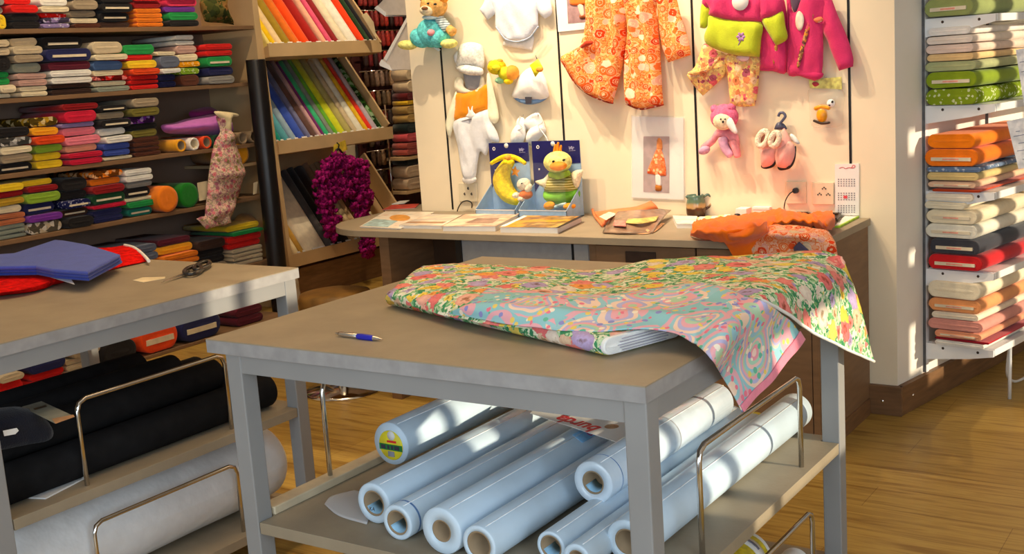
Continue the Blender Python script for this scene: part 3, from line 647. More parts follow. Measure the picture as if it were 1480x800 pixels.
def rowbolt(r, px0, px1, py0, py1, c, nm, i, kind='plain', tall=.72, xo=0):
    a, b = onx(px0, py0, XR), onx(px1, py1, XR); z = ROWS[r][0]; th = (b.y-a.y)
    P = V((XR+.004+xo, (a.y+b.y)/2, z+.004))
    rn = {1: 'top', 2: 'middle', 3: 'bottom'}[r]
    bb = bolt(P+DD*.056, DD, V((0, 1, 0)), TD, .105, th*.97, tall*random.uniform(.96, 1.02), c, '%s fabric bolt, %s from the left in the %s slanted row' % (nm, ORD[i], rn), 'fabric bolt', 'fabric_bolt', kind, 1, False, 'bolts in the slanted rack')
    tg = MB().obox(P+V((.008, 0, .012))+DD*.01, V((0, 1, 0)), TD, DD, (th*.5, .02, .004)); link('price_tag', tg, PAPER, bb)
def row(r, y_at, lst):
    for i, (a, b, nm, c, *k) in enumerate(lst): rowbolt(r, a, b, y_at(a), y_at(b), c, nm, i, k[0] if k else 'plain')
row(1, lambda x: 45, [(387, 392, 'pale yellow', (250, 232, 140)), (392, 401, 'yellow', (252, 206, 20)), (401, 411, 'cream', (248, 220, 170)), (411, 424, 'olive', (170, 140, 40)), (424, 437, 'orange', (236, 120, 36)), (437, 452, 'orange red', (250, 82, 20)),
 (452, 466, 'dark red', (170, 30, 24)), (466, 475, 'peach', (240, 180, 150)), (475, 483, 'pink', (230, 90, 130)), (483, 493, 'wine red', (150, 36, 40)), (493, 507, 'cream', (244, 230, 200)), (507, 521, 'white', (250, 246, 234)), (521, 531, 'bright red', (248, 70, 24)), (531, 537, 'dark green', (40, 70, 40)), (537, 543.5, 'black', (32, 30, 36))])
row(2, lambda x: 210-(x-396)*.175, [(398.5, 404, 'pale aqua', (150, 210, 196)), (404, 412, 'teal', (20, 146, 132)), (412, 424, 'turquoise', (90, 170, 186)), (424, 433, 'blue grey', (160, 186, 206)), (433, 447, 'royal blue', (62, 92, 196)), (447, 453, 'slate', (120, 122, 160)), (453, 463, 'brown', (104, 74, 66)), (463, 468, 'rose', (214, 170, 170)),
 (468, 472, 'purple', (130, 50, 120)), (472, 480, 'emerald green', (60, 190, 130)), (480, 486, 'grey', (140, 150, 140)), (486, 492, 'grass green', (110, 186, 50)), (492, 504, 'lime yellow', (226, 232, 44)), (504, 513, 'khaki', (190, 180, 110)), (513, 520, 'beige', (214, 196, 160)), (520, 530, 'white', (250, 246, 228)), (530, 535, 'yellow', (252, 200, 40)), (535, 542, 'red', (240, 60, 40)), (542, 549, 'lilac grey', (200, 190, 206)), (549, 556, 'printed green', (60, 120, 40), 'print')])
row(3, lambda x: 372-(x-427)*.33, [(428, 436, 'cream', (240, 218, 170)), (436, 443, 'golden', (206, 160, 70)), (443, 476, 'thick white', (246, 234, 210)), (476, 485, 'dark grey', (80, 76, 78)), (485, 496, 'black', (32, 28, 30)), (496, 510, 'dark brown', (50, 36, 32)), (510, 517, 'tan', (190, 150, 110)), (517, 524, 'ecru', (222, 196, 150)), (524, 531, 'beige', (212, 180, 134)), (531, 538, 'chestnut', (120, 76, 52)), (538, 546, 'dark plum', (60, 30, 40)), (546, 551, 'red', (196, 40, 40)), (551, 557, 'ivory', (240, 224, 190))])
solo('hanging_tag', MB().prism([onx(x, y, XR+.08) for x, y in ((523, 22), (530, 18), (540, 32), (545, 58), (541, 52), (534, 40))], (-.003, 0, 0)), CARD, 'tan card tag hanging off the right end of the top slanted row', 'tag')
# feathery scarf on a hanger in front of the bottom row
hx = XR+.12
sc = thing('fluffy_scarf', 'purple fluffy scarf on a dark hanger in front of the bottom row', 'scarf', onx(500, 345, hx))
fl = MB(); rnd = random.Random(3)
def fluff(px, py, spread, n_, xx=hx):
    for _ in range(n_):
        P = onx(px+rnd.gauss(0, spread), py+rnd.gauss(0, spread), xx+rnd.uniform(-.05, .06)); r_ = rnd.uniform(.012, .026)
        fl.ell(P, (r_, r_*1.2, r_*.9), Euler((rnd.random()*3, rnd.random()*3, rnd.random()*3)).to_matrix(), 7, 5, 1.5)
for a, b in (((486, 232), (474, 245)), ((474, 245), (466, 262)), ((466, 262), (470, 290)), ((470, 290), (478, 320)), ((478, 320), (484, 338)), ((486, 232), (505, 236)), ((505, 236), (520, 245)), ((520, 245), (525, 262)), ((525, 262), (524, 285)), ((524, 285), (522, 300)), ((480, 260), (515, 262)), ((484, 275), (512, 280)), ((522, 300), (526, 322)), ((526, 322), (530, 346))):
    for k in range(9):
        q = k/9; fluff(a[0]+(b[0]-a[0])*q, a[1]+(b[1]-a[1])*q, 4.4, 10)
for k in range(22): fluff(530+rnd.uniform(-4, 4), 345+k*.9, 3, 5)
SCM = mat('plum_fluff', (132, 22, 92), .9, var=.5, scale=60, spec=.1); link('scarf', fl, SCM, sc)
hp = [onx(x, y, hx) for x, y in ((478, 226), (484, 220), (489, 215), (494, 220), (503, 227))]
link('hanger', MB().tube(smoothpath(hp), .009, 8).tube([onx(489, 215, hx), onx(490, 209, hx), onx(487, 206, hx)], .005, 8), BLACK, sc)
solo('yellow_card', MB().prism([onx(x, y, XR+.06) for x, y in ((483, 209), (499, 202), (502, 216), (495, 219), (489, 213), (482, 221))], (-.003, 0, 0)), mat('yellow_card', (226, 196, 60), .7), 'yellow paper card pinned behind the hanger on the rack edge', 'card')
# clear sleeve hanging by the cutting table
cs = thing('plastic_sleeve', 'clear plastic sleeve hanging at the foot of the slanted rack', 'sleeve', onx(425, 444, -5.75))
link('film', puff([(412, 400), (426, 392), (433, 420), (436, 440), (428, 444), (416, 440)], 0, .03, plane=((-5.77, 0, 0), (1, 0, 0)), wr=.02), clear('clear_film', (240, 225, 205), .35), cs)
# ------------------------------------------------------------------ wall of hanging trim packs behind the rack
t = thing('trim_rack', 'dark pegged wall rack full of hanging trim packs behind the partition', 'rack', (-6.5, 8.2, 0))
link('back_panel', MB().box((-6.56, 7.42, .3), (-6.53, 9.4, 2.6)), mat('dark_maroon_board', (70, 30, 30), .7), t)
rows = [(.62+.165*k) for k in range(10)]
for z in rows: link('peg_rail', MB().tube([(-6.46, 7.42, z+.13), (-6.46, 9.2, z+.13)], .006, 8).tube([(-6.53, 7.6, z+.13), (-6.46, 7.6, z+.13)], .005, 6).tube([(-6.53, 9.0, z+.13), (-6.46, 9.0, z+.13)], .005, 6), CHROME, t)
packm = [(120, 30, 34), (150, 50, 40), (96, 70, 54), (170, 60, 60), (140, 110, 80), (70, 60, 60), (190, 150, 110), (110, 90, 70), (200, 60, 50), (60, 40, 40), (160, 130, 110), (90, 60, 70)]
pm = [mat('trim_%d_%d_%d' % c, c, .5, var=.25, scale=40, spec=.5) for c in packm]
meshes = []
for k, m in enumerate(pm):
    b1 = MB().lathe([(0, 0), (.020, .004), (.023, .03), (.020, .06), (.023, .095), (.015, .122), (.003, .135)], (0, 0, 0), (0, 0, 1), 9)
    me = bpy.data.meshes.new('trim_pack'); me.from_pydata([tuple(p) for p in b1.v], [], b1.f); me.materials.append(m)
    for p in me.polygons: p.use_smooth = True
    meshes.append(me)
rn2 = random.Random(11)
for k, z in enumerate(rows):
    for j in range(26):
        red = (k >= 6)
        idx = rn2.choice([0, 1, 3, 8, 3, 9]) if red else rn2.choice([2, 4, 5, 7, 10, 11, 6, 9, 1])
        y = 7.50+j*.064+rn2.uniform(-.008, .008)
        o = bpy.data.objects.new('trim_pack', meshes[idx]); COL.objects.link(o); o.location = (-6.46, y, z)
        tag(o, 'small hanging trim pack on the crowded wall rack behind the partition', 'trim pack', 'trim packs on the wall rack')
# stacked folded pieces seen in the gap beside the partition
gx = -6.0
gp = thing('corner_shelf', 'narrow shelf of small folded pieces in the gap beside the partition', 'shelf', (gx-.2, 8.0, 0))
gaps = [(98, 132, (230, 206, 170), 'cream', 'white brimmed'), (132, 143, (110, 30, 34), 'wine red', ''), (143, 150, (250, 200, 40), 'yellow', ''), (150, 176, (196, 160, 90), 'straw', ''), (176, 190, (30, 44, 44), 'dark green', ''), (190, 203, (226, 90, 100), 'pink', ''), (203, 222, (190, 90, 80), 'brick red', ''), (226, 236, (30, 36, 34), 'black', ''), (236, 272, (206, 180, 150), 'beige', '')]
for (ya, yb, c, nm, ex) in gaps:
    a = onx(589, yb, gx); b = onx(630, yb, gx); s = depth_of(a)/F; th = (yb-ya)*s
    bolt(V((gx, (a.y+b.y)/2, (a.z+b.z)/2+th/2)), (0, 1, 0), (0, 0, 1), (-1, 0, 0), b.y-a.y, th*.98, .16, c, '%s folded piece in the gap left of the partition' % nm, 'cloth', lobes=2 if th > .09 else 1, group='folded pieces beside the partition')
yb0, yb1 = onx(589, 200, gx).y-.03, onx(630, 200, gx).y+.1
for z_ in (onx(590, 273, gx).z, onx(590, 223.5, gx).z): link('shelf', MB().box((gx-.17, yb0-.05, z_-.04), (gx+.01, yb1+.12, z_-.016)), TANBOARD, gp)
for yy in (yb0-.05, yb1+.12): link('post', MB().tube([(gx-.14, yy, 0), (gx-.14, yy, 1.3)], .008, 8), CHROME, gp)
# sloped leaflet trays fixed to the end of the partition
GT = mat('light_grey_board', (206, 196, 184), .6, var=.03)
for nm, outl, fr in (('upper', [(543, 11), (556, -3), (588, -3), (588, 22), (556, 22)], [(541, 12), (545, 8), (557, 18), (557, 24)]), ('lower', [(552, 88), (590, 20), (594, 20), (596, 101), (566, 101)], [(548, 92), (551, 86), (562, 94), (566, 102), (549, 95)])):
    tr = thing('leaflet_tray', '%s sloped grey leaflet tray fixed at the left end of the partition' % nm, 'tray', onx(575, 100 if nm == 'lower' else 22, -3.85))
    link('tray', MB().prism([ony(x, y, WY+.12) for x, y in outl], (0, .3, 0)), GT, tr, bevel=.003)
    link('mounting_plate', MB().prism([ony(x, y, WY+.111) for x, y in ((outl[2][0]-3, outl[1][1]+4), (outl[2][0]+6, outl[1][1]+4), (outl[2][0]+6, outl[1][1]+12), (outl[2][0]-3, outl[1][1]+12))], (0, .008, 0)), GT, tr)
    link('tray_lip', MB().prism([ony(x, y, WY+.115) for x, y in fr], (0, .31, 0)), WHITEMETAL, tr)
    if nm == 'lower': link('leaflet', MB().prism([ony(x, y, WY+.11) for x, y in ((555, 84), (588, 24), (591, 26), (558, 88))], (0, .28, 0)), PAPER, tr)
# ------------------------------------------------------------------ baby clothes on the partition
def blob(px, py, rx, ry, d, y, ang=0, mb=None, n=18, m=12, flat_=1.0, plane=None):
    """ellipsoid whose outline in the photo is rx by ry pixels about (px, py); d metres deep"""
    mb = mb or MB(); c = ony(px, py, y); ca, sa = cos(radians(ang)), sin(radians(ang))
    A = ony(px+rx*ca, py+rx*sa, y)-c; B = ony(px-ry*sa*-1, py-ry*ca, y)-c; D = V((0, -d, 0)); vs = []; fs = []
    for i in range(m+1):
        th = pi*i/m
        for k in range(n):
            ph = 2*pi*k/n; vs.append(c+A*(sin(th)*cos(ph))+B*cos(th)+D*(sin(th)*sin(ph)))
    for i in range(m):
        for k in range(n): fs.append((i*n+k, (i+1)*n+k, (i+1)*n+(k+1) % n, i*n+(k+1) % n))
    return mb.add(vs, fs, True)
def limb(pts, r, y, mb=None, n=10):
    """padded limb along pixel points; r in pixels"""
    mb = mb or MB(); P = [ony(p[0], p[1], y) for p in pts]; s = depth_of(P[0])/F
    rs = [q*s for q in (r if isinstance(r, (list, tuple)) else [r]*len(pts))]
    P2 = smoothpath(P, 4); R2 = []
    for i in range(len(P2)):
        t = i/4; a = int(min(t, len(rs)-1)); b = min(a+1, len(rs)-1); R2.append(rs[a]+(rs[b]-rs[a])*(t-a))
    P2 = [P2[0]+(P2[0]-P2[1]).normalized()*R2[0]*.35]+P2+[P2[-1]+(P2[-1]-P2[-2]).normalized()*R2[-1]*.35]; R2 = [R2[0]*.6]+R2+[R2[-1]*.6]
    mb.tube(P2, R2, n); return mb
def at(px, py, y=WY-.03): return ony(px, py, y)
WHT = cloth((246, 244, 242)); PALEBLUE = cloth((226, 232, 244)); W0 = WY-.03
def G(name, parent, outl, m, depth=.02, y=None, **kw):
    kw.setdefault('k', .011); wr = kw.pop('wr', .008)
    return link(name, puff(outl, W0 if y is None else y, depth*.55, wr=wr*1.15, **kw), m, parent)
def hang_loop(parent, px, py, yy):
    a = ony(px, py, WY); b = ony(px, py, yy); link('hanging_loop', MB().tube([a, b, b+V((0, -.004, .008))], .0022, 6), CHROME, parent)
def vfold(freq, amp): return lambda w: amp*sin(w.x*freq+sin(w.z*5)*.8)
def pleat(f): return lambda w: .03*(abs(((w.x+.25*(w.z-1.6)*(w.x+2.75))*f) % 1.0-.5)*2)-.006
def hook(parent, px, py, y0=WY): link('hook', MB().tube([ony(px, py, y0), V((ony(px, py, y0).x, y0-.03, ony(px, py, y0).z)), V((ony(px, py, y0).x, y0-.034, ony(px, py, y0).z+.008))], .002, 6), CHROME, parent)
# teddy
PY = WY-.07
t = thing('teddy_bear', 'teal and tan teddy bear sitting high at the left of the partition', 'soft toy', at(620, 72))
tealp = mat('teal_plush', (104, 206, 212), .95, var=.14, scale=70, spec=.05, bump=.6, bscale=220); tanp = mat('tan_plush', (232, 176, 104), .95, var=.14, scale=70, spec=.05, bump=.6, bscale=220)
yelp = mat('pale_yellow_plush', (236, 232, 140), .95, var=.12, scale=60, spec=.05, bump=.5); crp = mat('cream_plush', (244, 224, 190), .95, var=.1, scale=60, spec=.05, bump=.5)
b = blob(624, 47, 19, 22, .07, PY); blob(608, 55, 11, 15, .06, PY-.01, -25, b); blob(636, 56, 10, 14, .06, PY-.01, 25, b); link('body', b, tealp, t)
h = blob(627, 8, 17, 19, .06, PY-.02); link('head', h, tanp, t)
link('muzzle', blob(619, 15, 9, 8, .05, PY-.055), crp, t); link('nose', blob(614, 12, 3.4, 2.8, .02, PY-.10), mat('brown_plush', (130, 84, 50), .9), t)
link('eye', blob(619, 5, 1.4, 1.6, .012, PY-.078), BLACK, t); link('eye', blob(629, 6, 1.4, 1.6, .012, PY-.078), BLACK, t)
link('ear', blob(640, -3, 7, 8, .03, PY-.02), mat('orange_plush', (246, 160, 60), .95, var=.1), t); link('ear', blob(612, -5, 6, 7, .03, PY-.02), mat('orange_plush', (246, 160, 60)), t)
link('foot', blob(589, 65, 12, 7, .045, PY-.03, 6), yelp, t); link('foot', blob(649, 63, 10, 7, .045, PY-.03, -4), yelp, t)
link('arm', limb([(636, 30), (645, 38), (655, 47)], [6, 6, 7], PY-.01), tanp, t)
link('sleeve', limb([(634, 27), (640, 33), (646, 41)], [7, 7.5, 8], PY-.012), cloth((190, 214, 224), 'stripes'), t); link('collar', blob(624, 25, 11, 4, .05, PY-.02), mat('pale_blue_plush', (190, 214, 226), .95), t)
link('badge', blob(623, 47, 4.5, 5, .02, PY-.062), mat('pink_plush', (240, 150, 160), .95), t); link('tag', MB().prism([ony(x, y, PY+.02) for x, y in ((624, 67), (628, 66), (637, 72), (634, 74))], (0, -.002, 0)), WHT, t)
# bodysuit
t = thing('baby_bodysuit', 'white baby bodysuit with short sleeves, top of the wall left of the floral blouse', 'baby clothes', at(745, 74))
G('body', t, [(712, -8), (716, 19), (716, 39, 0), (723, 48), (731, 57), (742, 58), (752, 58), (763, 54), (772, 44), (778, 37, 0), (778, 15), (782, -8)], PALEBLUE, .03, wr=.012, ws=10)
G('sleeve', t, [(704, -8), (699, 5), (693, 14, 0), (705, 29, 0), (716, 19), (717, 5), (716, -8)], PALEBLUE, .025, wr=.01); G('sleeve', t, [(777, -8), (777, 15), (788, 27, 0), (798, 18), (792, -8)], PALEBLUE, .022, wr=.01)
G('crotch_flap', t, [(731, 57), (727, 66, 0), (738, 68), (752, 70), (769, 73, 0), (772, 52), (763, 56), (750, 60)], WHT, .01, y=WY-.004); G('print', t, [(741, 2), (752, -4), (758, 4), (753, 13), (744, 12)], cloth((196, 206, 224)), .004, y=W0-.0175, wr=0)  # the 'print' patch is neck shade set in as darker cloth
link('leg_binding', MB().tube(smoothpath([ony(x, y, W0-.02) for x, y in ((717, 39), (724, 49), (732, 57), (748, 60), (764, 55), (773, 45), (778, 38))]), .004, 6), cloth((176, 190, 214)), t)
# sun hat + bib
t = thing('baby_sun_hat', 'white dotted baby sun hat hanging beside the yellow soft toy', 'hat', at(680, 108))
G('crown', t, [(660, 99), (661, 82), (664, 67), (672, 62), (684, 61), (697, 66), (700, 82), (698, 99), (680, 96)], mat('dotted_white_cotton', (238, 234, 226), .85, var=.1, scale=90), .07, k=.04)
G('brim', t, [(659, 98), (670, 94), (682, 95), (697, 99), (698, 107), (688, 109), (672, 107)], mat('dotted_white_cotton', (238, 234, 226)), .05, y=WY-.05); G('ear_flap', t, [(663, 74), (656, 80), (658, 90), (663, 95)], WHT, .02)
G('lining', t, [(671, 97), (690, 98), (695, 112), (692, 126), (682, 131), (673, 124)], cloth((150, 150, 156)), .015)
t = thing('baby_bib', 'white scalloped baby bib below the sun hat', 'bib', at(680, 136))
G('bib', t, [(659, 113), (665, 112), (670, 116), (671, 125), (682, 131), (692, 126), (695, 112), (699, 112), (700, 124), (692, 135), (681, 133), (668, 136), (657, 127)], cloth((250, 240, 214)), .03, y=WY-.03)
# romper
t = thing('baby_romper', 'white and orange long baby romper with a footed leg hanging', 'baby clothes', at(678, 265))
G('yoke', t, [(661, 134), (682, 132), (704, 122), (706, 140), (705, 158, 0), (682, 166), (656, 176, 0), (658, 150)], cloth((250, 156, 30)), .03, wr=.01); CRM = cloth((250, 244, 214))
G('sleeve', t, [(660, 132), (654, 145), (645, 175), (647, 192), (650, 201), (656, 178), (661, 152)], CRM, .025, wr=.01); G('sleeve', t, [(704, 110), (708, 108), (715, 135), (721, 165), (719, 176), (713, 178), (706, 168), (705, 140)], CRM, .03, wr=.01)
G('body', t, [(656, 176), (682, 166), (705, 158), (710, 175), (719, 192), (721, 205), (710, 206), (704, 222), (701, 224), (694, 219), (690, 238), (686, 258), (670, 256), (662, 212)], cloth((232, 234, 240)), .035, wr=.012, folds=vfold(70, .006))
link('foot', puff([(669, 257), (676, 253), (688, 256), (687, 262), (678, 266), (670, 263)], W0, .035), WHT, t)
link('appliqued_rabbit', puff([(677, 163), (677, 154), (680, 160), (683, 153), (684, 161), (689, 167), (681, 171), (674, 168)], W0-.018, .005), WHT, t); link('embroidery', puff([(667, 175), (676, 172), (686, 170), (690, 168), (686, 171.5), (676, 174)], W0-.019, .002), cloth((130, 126, 130)), t)
# small soft toy
t = thing('soft_toy', 'small yellow and orange caterpillar soft toy between hat and beanie', 'soft toy', at(725, 120)); y = WY-.06
yp = mat('bright_yellow_plush', (252, 206, 20), .9, var=.12, scale=60, bump=.5); op = mat('orange_plush', (246, 160, 60))
link('head', blob(718, 97, 11, 11, .05, y), yp, t); link('nose', blob(717, 98, 5, 4.5, .02, y-.045), mat('lime_plush', (222, 214, 40), .9), t); link('body', blob(731, 106, 9, 10, .04, y), mat('lime_plush', (222, 214, 40), .9), t); link('body', blob(740, 105, 8, 11, .04, y+.01), op, t)
link('foot', blob(723, 116, 6, 5, .03, y-.01), mat('mint_plush', (150, 200, 160), .9), t); link('foot', blob(735, 117, 5, 5, .03, y), yp, t); link('ear', blob(711, 91, 4, 4, .02, y), op, t); link('ear', blob(722, 88, 4, 3, .02, y), op, t)
# beanie
t = thing('baby_beanie', 'white baby beanie with blue lining and yellow tag', 'hat', at(766, 150))
G('crown', t, [(740, 139), (744, 126), (750, 112), (760, 101), (770, 97), (780, 100), (788, 112), (792, 128), (793, 140), (780, 144), (764, 144), (750, 143)], WHT, .08, k=.04); link('lining', puff([(742, 140), (764, 143), (790, 141), (781, 148), (766, 151), (752, 148)], WY-.03, .03), cloth((110, 144, 190)), t)
link('swing_tag', puff([(766, 94, 0), (778, 85, 0), (785, 98, 0), (774, 111, 0)], WY-.095, .003, smooth=1), mat('yellow_card_tag', (246, 226, 40), .6), t); link('tag_flower', blob(780, 100, 5, 4, .01, WY-.1), mat('orange_plush', (246, 160, 60)), t)
link('tag_loop', MB().tube([ony(x, y, WY-.095) for x, y in ((774, 80), (776, 85), (779, 90))], .0015, 6), BLACK, t)
link('label', MB().prism([ony(x, y, WY-.065) for x, y in ((759, 140), (769, 140), (768, 150), (760, 150))], (0, -.002, 0)), INK, t)
# booties: two of them
for nm, lab, foot, ank in (('l', 'left white knitted baby bootie hanging below the beanie', [(738, 204), (740, 190), (748, 180), (757, 183), (760, 196), (754, 208), (744, 211)], [(746, 186), (748, 172), (757, 170), (762, 180), (759, 190)]),
                          ('r', 'right white knitted baby bootie hanging below the beanie', [(761, 204), (762, 192), (772, 182), (786, 182), (789, 190), (780, 200), (768, 211)], [(755, 176), (772, 163), (780, 164), (788, 186), (772, 192), (760, 184)])):
    t = thing('baby_bootie', lab, 'baby shoes', at(748 if nm == 'l' else 775, 210), 'white baby booties')
    link('foot', puff(foot, WY-.03, .045), WHT, t); link('ankle', puff(ank, WY-.012, .035), WHT, t)
    link('ribbon', MB().tube(smoothpath([ony(x, y, WY-.055) for x, y in (((752, 168), (750, 178), (755, 184), (748, 188)) if nm == 'l' else ((778, 164), (784, 176), (778, 182), (788, 196), (792, 204)))]), .003, 6), WHT, t)
for o_ in [o for o in bpy.data.objects if o.name.startswith('baby_bootie')]: hang_loop(o_, 757 if o_.location.x < at(760, 200).x else 778, 168, WY-.03)
hang_loop(bpy.data.objects['baby_romper'], 682, 134, W0)
# framed print
t = thing('photo_print', 'white framed photo print cut by the top edge, beside the floral blouse', 'picture', at(826, 46))
link('mount', MB().prism([ony(x, y, WY-.002) for x, y in ((804, -10), (808, 46), (847, 42), (847, -10))], (0, -.008, 0)), PAPER, t); link('photo', MB().prism([ony(x, y, WY-.0105) for x, y in ((819, -10), (821, 34), (852, 31), (850, -10))], (0, -.001, 0)), mat('grey_mauve_photo', (160, 128, 130), .5), t)
link('printed_skirt', puff([(826, -6), (844, -6), (848, 5), (836, 8), (824, 6)], WY-.0117, .0008), cloth((246, 120, 40)), t); link('printed_legs', puff([(835, 6), (842, 6), (845, 22), (840, 23)], WY-.0117, .0008), cloth((240, 214, 190)), t); link('printed_shoes', puff([(838, 22), (847, 21), (848, 26), (839, 27)], WY-.0117, .0008), cloth((150, 80, 40)), t)
# floral blouse dress
MR = rosettes('orange_retro_flowers', [(244, 160, 84), (232, 104, 40), (250, 190, 124)], [(232, 80, 24), (252, 220, 190), (238, 96, 36), (242, 112, 50), (244, 176, 150), (226, 66, 20), (240, 110, 40)], 17)
t = thing('floral_blouse', 'orange retro flowered blouse hanging in the middle of the wall', 'clothes', at(905, 157))
G('left_front', t, [(851, -8), (847, 30), (842, 58), (838, 67), (812, 81, 0), (813, 90), (829, 117), (850, 136), (876, 147), (886, 148, 0), (896, 112), (904, 74), (906, 40), (905, -8)], MR, .05, wr=.02, ws=7, folds=pleat(9.5), k=.012, y=WY-.06)
G('right_front', t, [(904, -8), (907, 40), (904, 74), (903, 112), (905, 149, 0), (924, 157), (959, 151, 0), (957, 127), (955, 85), (952, 50), (949, 12), (953, -8)], MR, .055, wr=.015, ws=7, folds=pleat(13), k=.012, y=WY-.06)
G('sleeve', t, [(948, -8), (950, 12), (953, 40), (958, 70), (966, 90, 0), (999, 79, 0), (994, 55), (984, 23), (974, -8)], MR, .04, wr=.015, y=WY-.06); link('hem', MB().tube(smoothpath([ony(x, y, WY-.075) for x, y in ((813, 88), (829, 117), (850, 136), (876, 147), (886, 149))], 4), .004, 6), cloth((150, 50, 30), 'dots'), t)
link('hem', MB().tube(smoothpath([ony(x, y, WY-.075) for x, y in ((905, 150), (924, 157.5), (942, 155), (959, 151))], 4), .004, 6), cloth((150, 50, 30), 'dots'), t); link('pocket_fold', limb([(840, 68), (848, 63), (856, 62)], [2, 4, 2], WY-.095), cloth((170, 50, 24)), t)
# sleeve print of the coat
t = thing('photo_sheet', 'photo sheet of a person in an orange coat in clear sleeve below blouse', 'picture', at(951, 288))
link('sheet', MB().prism([ony(x, y, WY-.002) for x, y in ((914, 168), (988, 170), (989, 288), (914, 285))], (0, -.004, 0)), PAPER, t)
link('photo', MB().prism([ony(x, y, WY-.0065) for x, y in ((930, 197), (967.5, 197), (967.5, 279), (930, 277))], (0, -.001, 0)), mat('grey_mauve_photo', (160, 128, 130)), t)
link('printed_coat', puff([(950, 214), (955, 214), (961, 232), (963, 250), (960, 254), (940, 251), (936, 248), (943, 230)], WY-.0078, .0008), rosettes('small_orange_print', [(240, 130, 70), (244, 120, 60), (238, 100, 50)], [(238, 84, 34), (250, 190, 140), (240, 110, 60)], 60), t)
link('printed_head', puff([(950, 203), (953, 199), (957, 204), (957, 216), (950, 216)], WY-.0078, .0008), cloth((220, 140, 80)), t); link('printed_legs', puff([(948, 252), (954, 252), (956, 268), (949, 268)], WY-.0078, .0008), cloth((250, 236, 230)), t); link('printed_boots', puff([(948, 267), (956, 267), (956, 275), (948, 275)], WY-.0078, .0008), cloth((180, 110, 40)), t)
link('sleeve', MB().prism([ony(x, y, WY-.009) for x, y in ((912, 166), (990, 168), (991, 290), (912, 287))], (0, -.0008, 0)), clear('sleeve_film', (250, 248, 245), .14), t)
# pink jacket
PK = cloth((212, 52, 108)); LM = cloth((186, 198, 44)); WJ = WY-.045
t = thing('pink_jacket', 'bright pink child jacket at the right end of the clothes wall', 'clothes', at(1160, 116))
G('left_front', t, [(1096, -8), (1098, 40), (1098, 101, 0), (1118, 103), (1137, 104), (1138, 60), (1137, 20), (1128, -8)], PK, .035, y=WJ, wr=.012)
G('right_front', t, [(1137, -8), (1139, 40), (1137, 104), (1158, 110), (1178, 117, 0), (1188, 104), (1190, 70), (1190, 42), (1197, -8), (1163, -8), (1152, 16), (1145, 14), (1142, -8)], PK, .035, y=WJ, wr=.012)
G('sleeve', t, [(1190, -8), (1189, 40), (1196, 58), (1203, 78), (1213, 102, 0), (1233, 96, 0), (1233, 82), (1224, 52), (1211, 22), (1199, -8)], PK, .04, y=WJ, wr=.012)
G('lining', t, [(1143, -8), (1146, 14), (1152, 16), (1162, -8)], cloth((90, 70, 90)), .012, y=WJ); G('waistband', t, [(1099, 95), (1137, 98), (1188, 104), (1178, 116), (1137, 104), (1099, 102)], cloth((202, 44, 100)), .045, y=WJ)
link('zip', MB().tube([ony(x, y, WJ-.020) for x, y in ((1139, 5), (1138, 40), (1137, 104))], .003, 6), cloth((160, 20, 80)), t)
link('patterned_ribbon', puff([(1170, 24), (1176, 22), (1168, 50), (1160, 80), (1155, 97), (1152, 92), (1158, 66)], WJ-.022, .012), floral('ribbon_print', [(150, 90, 70), (190, 150, 90), (110, 60, 60)], [(230, 150, 60), (220, 80, 110)], 50, 150), t)
link('embroidery', puff([(1176, 28), (1186, 24), (1190, 29), (1182, 33)], WJ-.022, .010), cloth((230, 130, 90), 'dots'), t); link('embroidery', puff([(1117, 70), (1124, 66), (1122, 84), (1118, 92)], WJ-.022, .010), cloth((180, 120, 60), 'dots'), t)
link('size_tag', puff([(1156, 16), (1161, 22), (1162, 32), (1159, 42), (1155, 44), (1151, 38), (1150, 28), (1152, 19)], WJ-.028, .003), mat('cream_tag', (236, 214, 196), .6), t)
# pink and lime sweater, in front of the jacket
WS_ = WY-.085
t = thing('baby_sweater', 'pink and lime baby sweater with round white tag, overlapping the pink jacket', 'baby clothes', at(1070, 82))
G('chest', t, [(1019, -8), (1021, 5), (1026, 13), (1027, 23), (1060, 30), (1098, 32), (1102, 22), (1100, -8)], PK, .045, y=WS_, wr=.012); G('waist', t, [(1027, 22), (1060, 29), (1100, 32), (1100, 58), (1098, 82, 0), (1072, 81), (1048, 76), (1023, 65), (1018, 53), (1023, 38)], LM, .045, y=WS_, wr=.016, ws=9)
G('sleeve', t, [(1097, -8), (1099, 24), (1102, 29), (1116, 24), (1131, 16), (1127, -8)], PK, .045, y=WS_, wr=.01); G('cuff', t, [(1101, 28), (1116, 23), (1131, 16), (1135, 36), (1138, 56), (1122, 66, 0), (1112, 50)], LM, .045, y=WS_, wr=.01)
G('cuff', t, [(1015, 5), (1026, 12), (1026, 26), (1021, 40), (1012, 40, 0), (1012, 24)], LM, .04, y=WS_+.01, wr=.01); G('sleeve', t, [(1018, -8), (1015, 6), (1026, 13), (1027, -8)], PK, .04, y=WS_+.01)
link('size_tag', MB().lathe([(0, .003), (.036, .003), (.037, 0), (0, 0)], ony(1070, 2, WS_-.028), (0, -1, 0), 28), PAPER, t)
fm = MB()
for a in range(6): blob(1071+4*cos(a*pi/3), 53+4*sin(a*pi/3), 3, 2, .004, WS_-.027, a*60, fm, 10, 6)
fm.tube([ony(1071, 56, WS_-.027), ony(1067, 66, WS_-.026)], .002, 6); link('flower_embroidery', fm, cloth((176, 130, 190)), t)
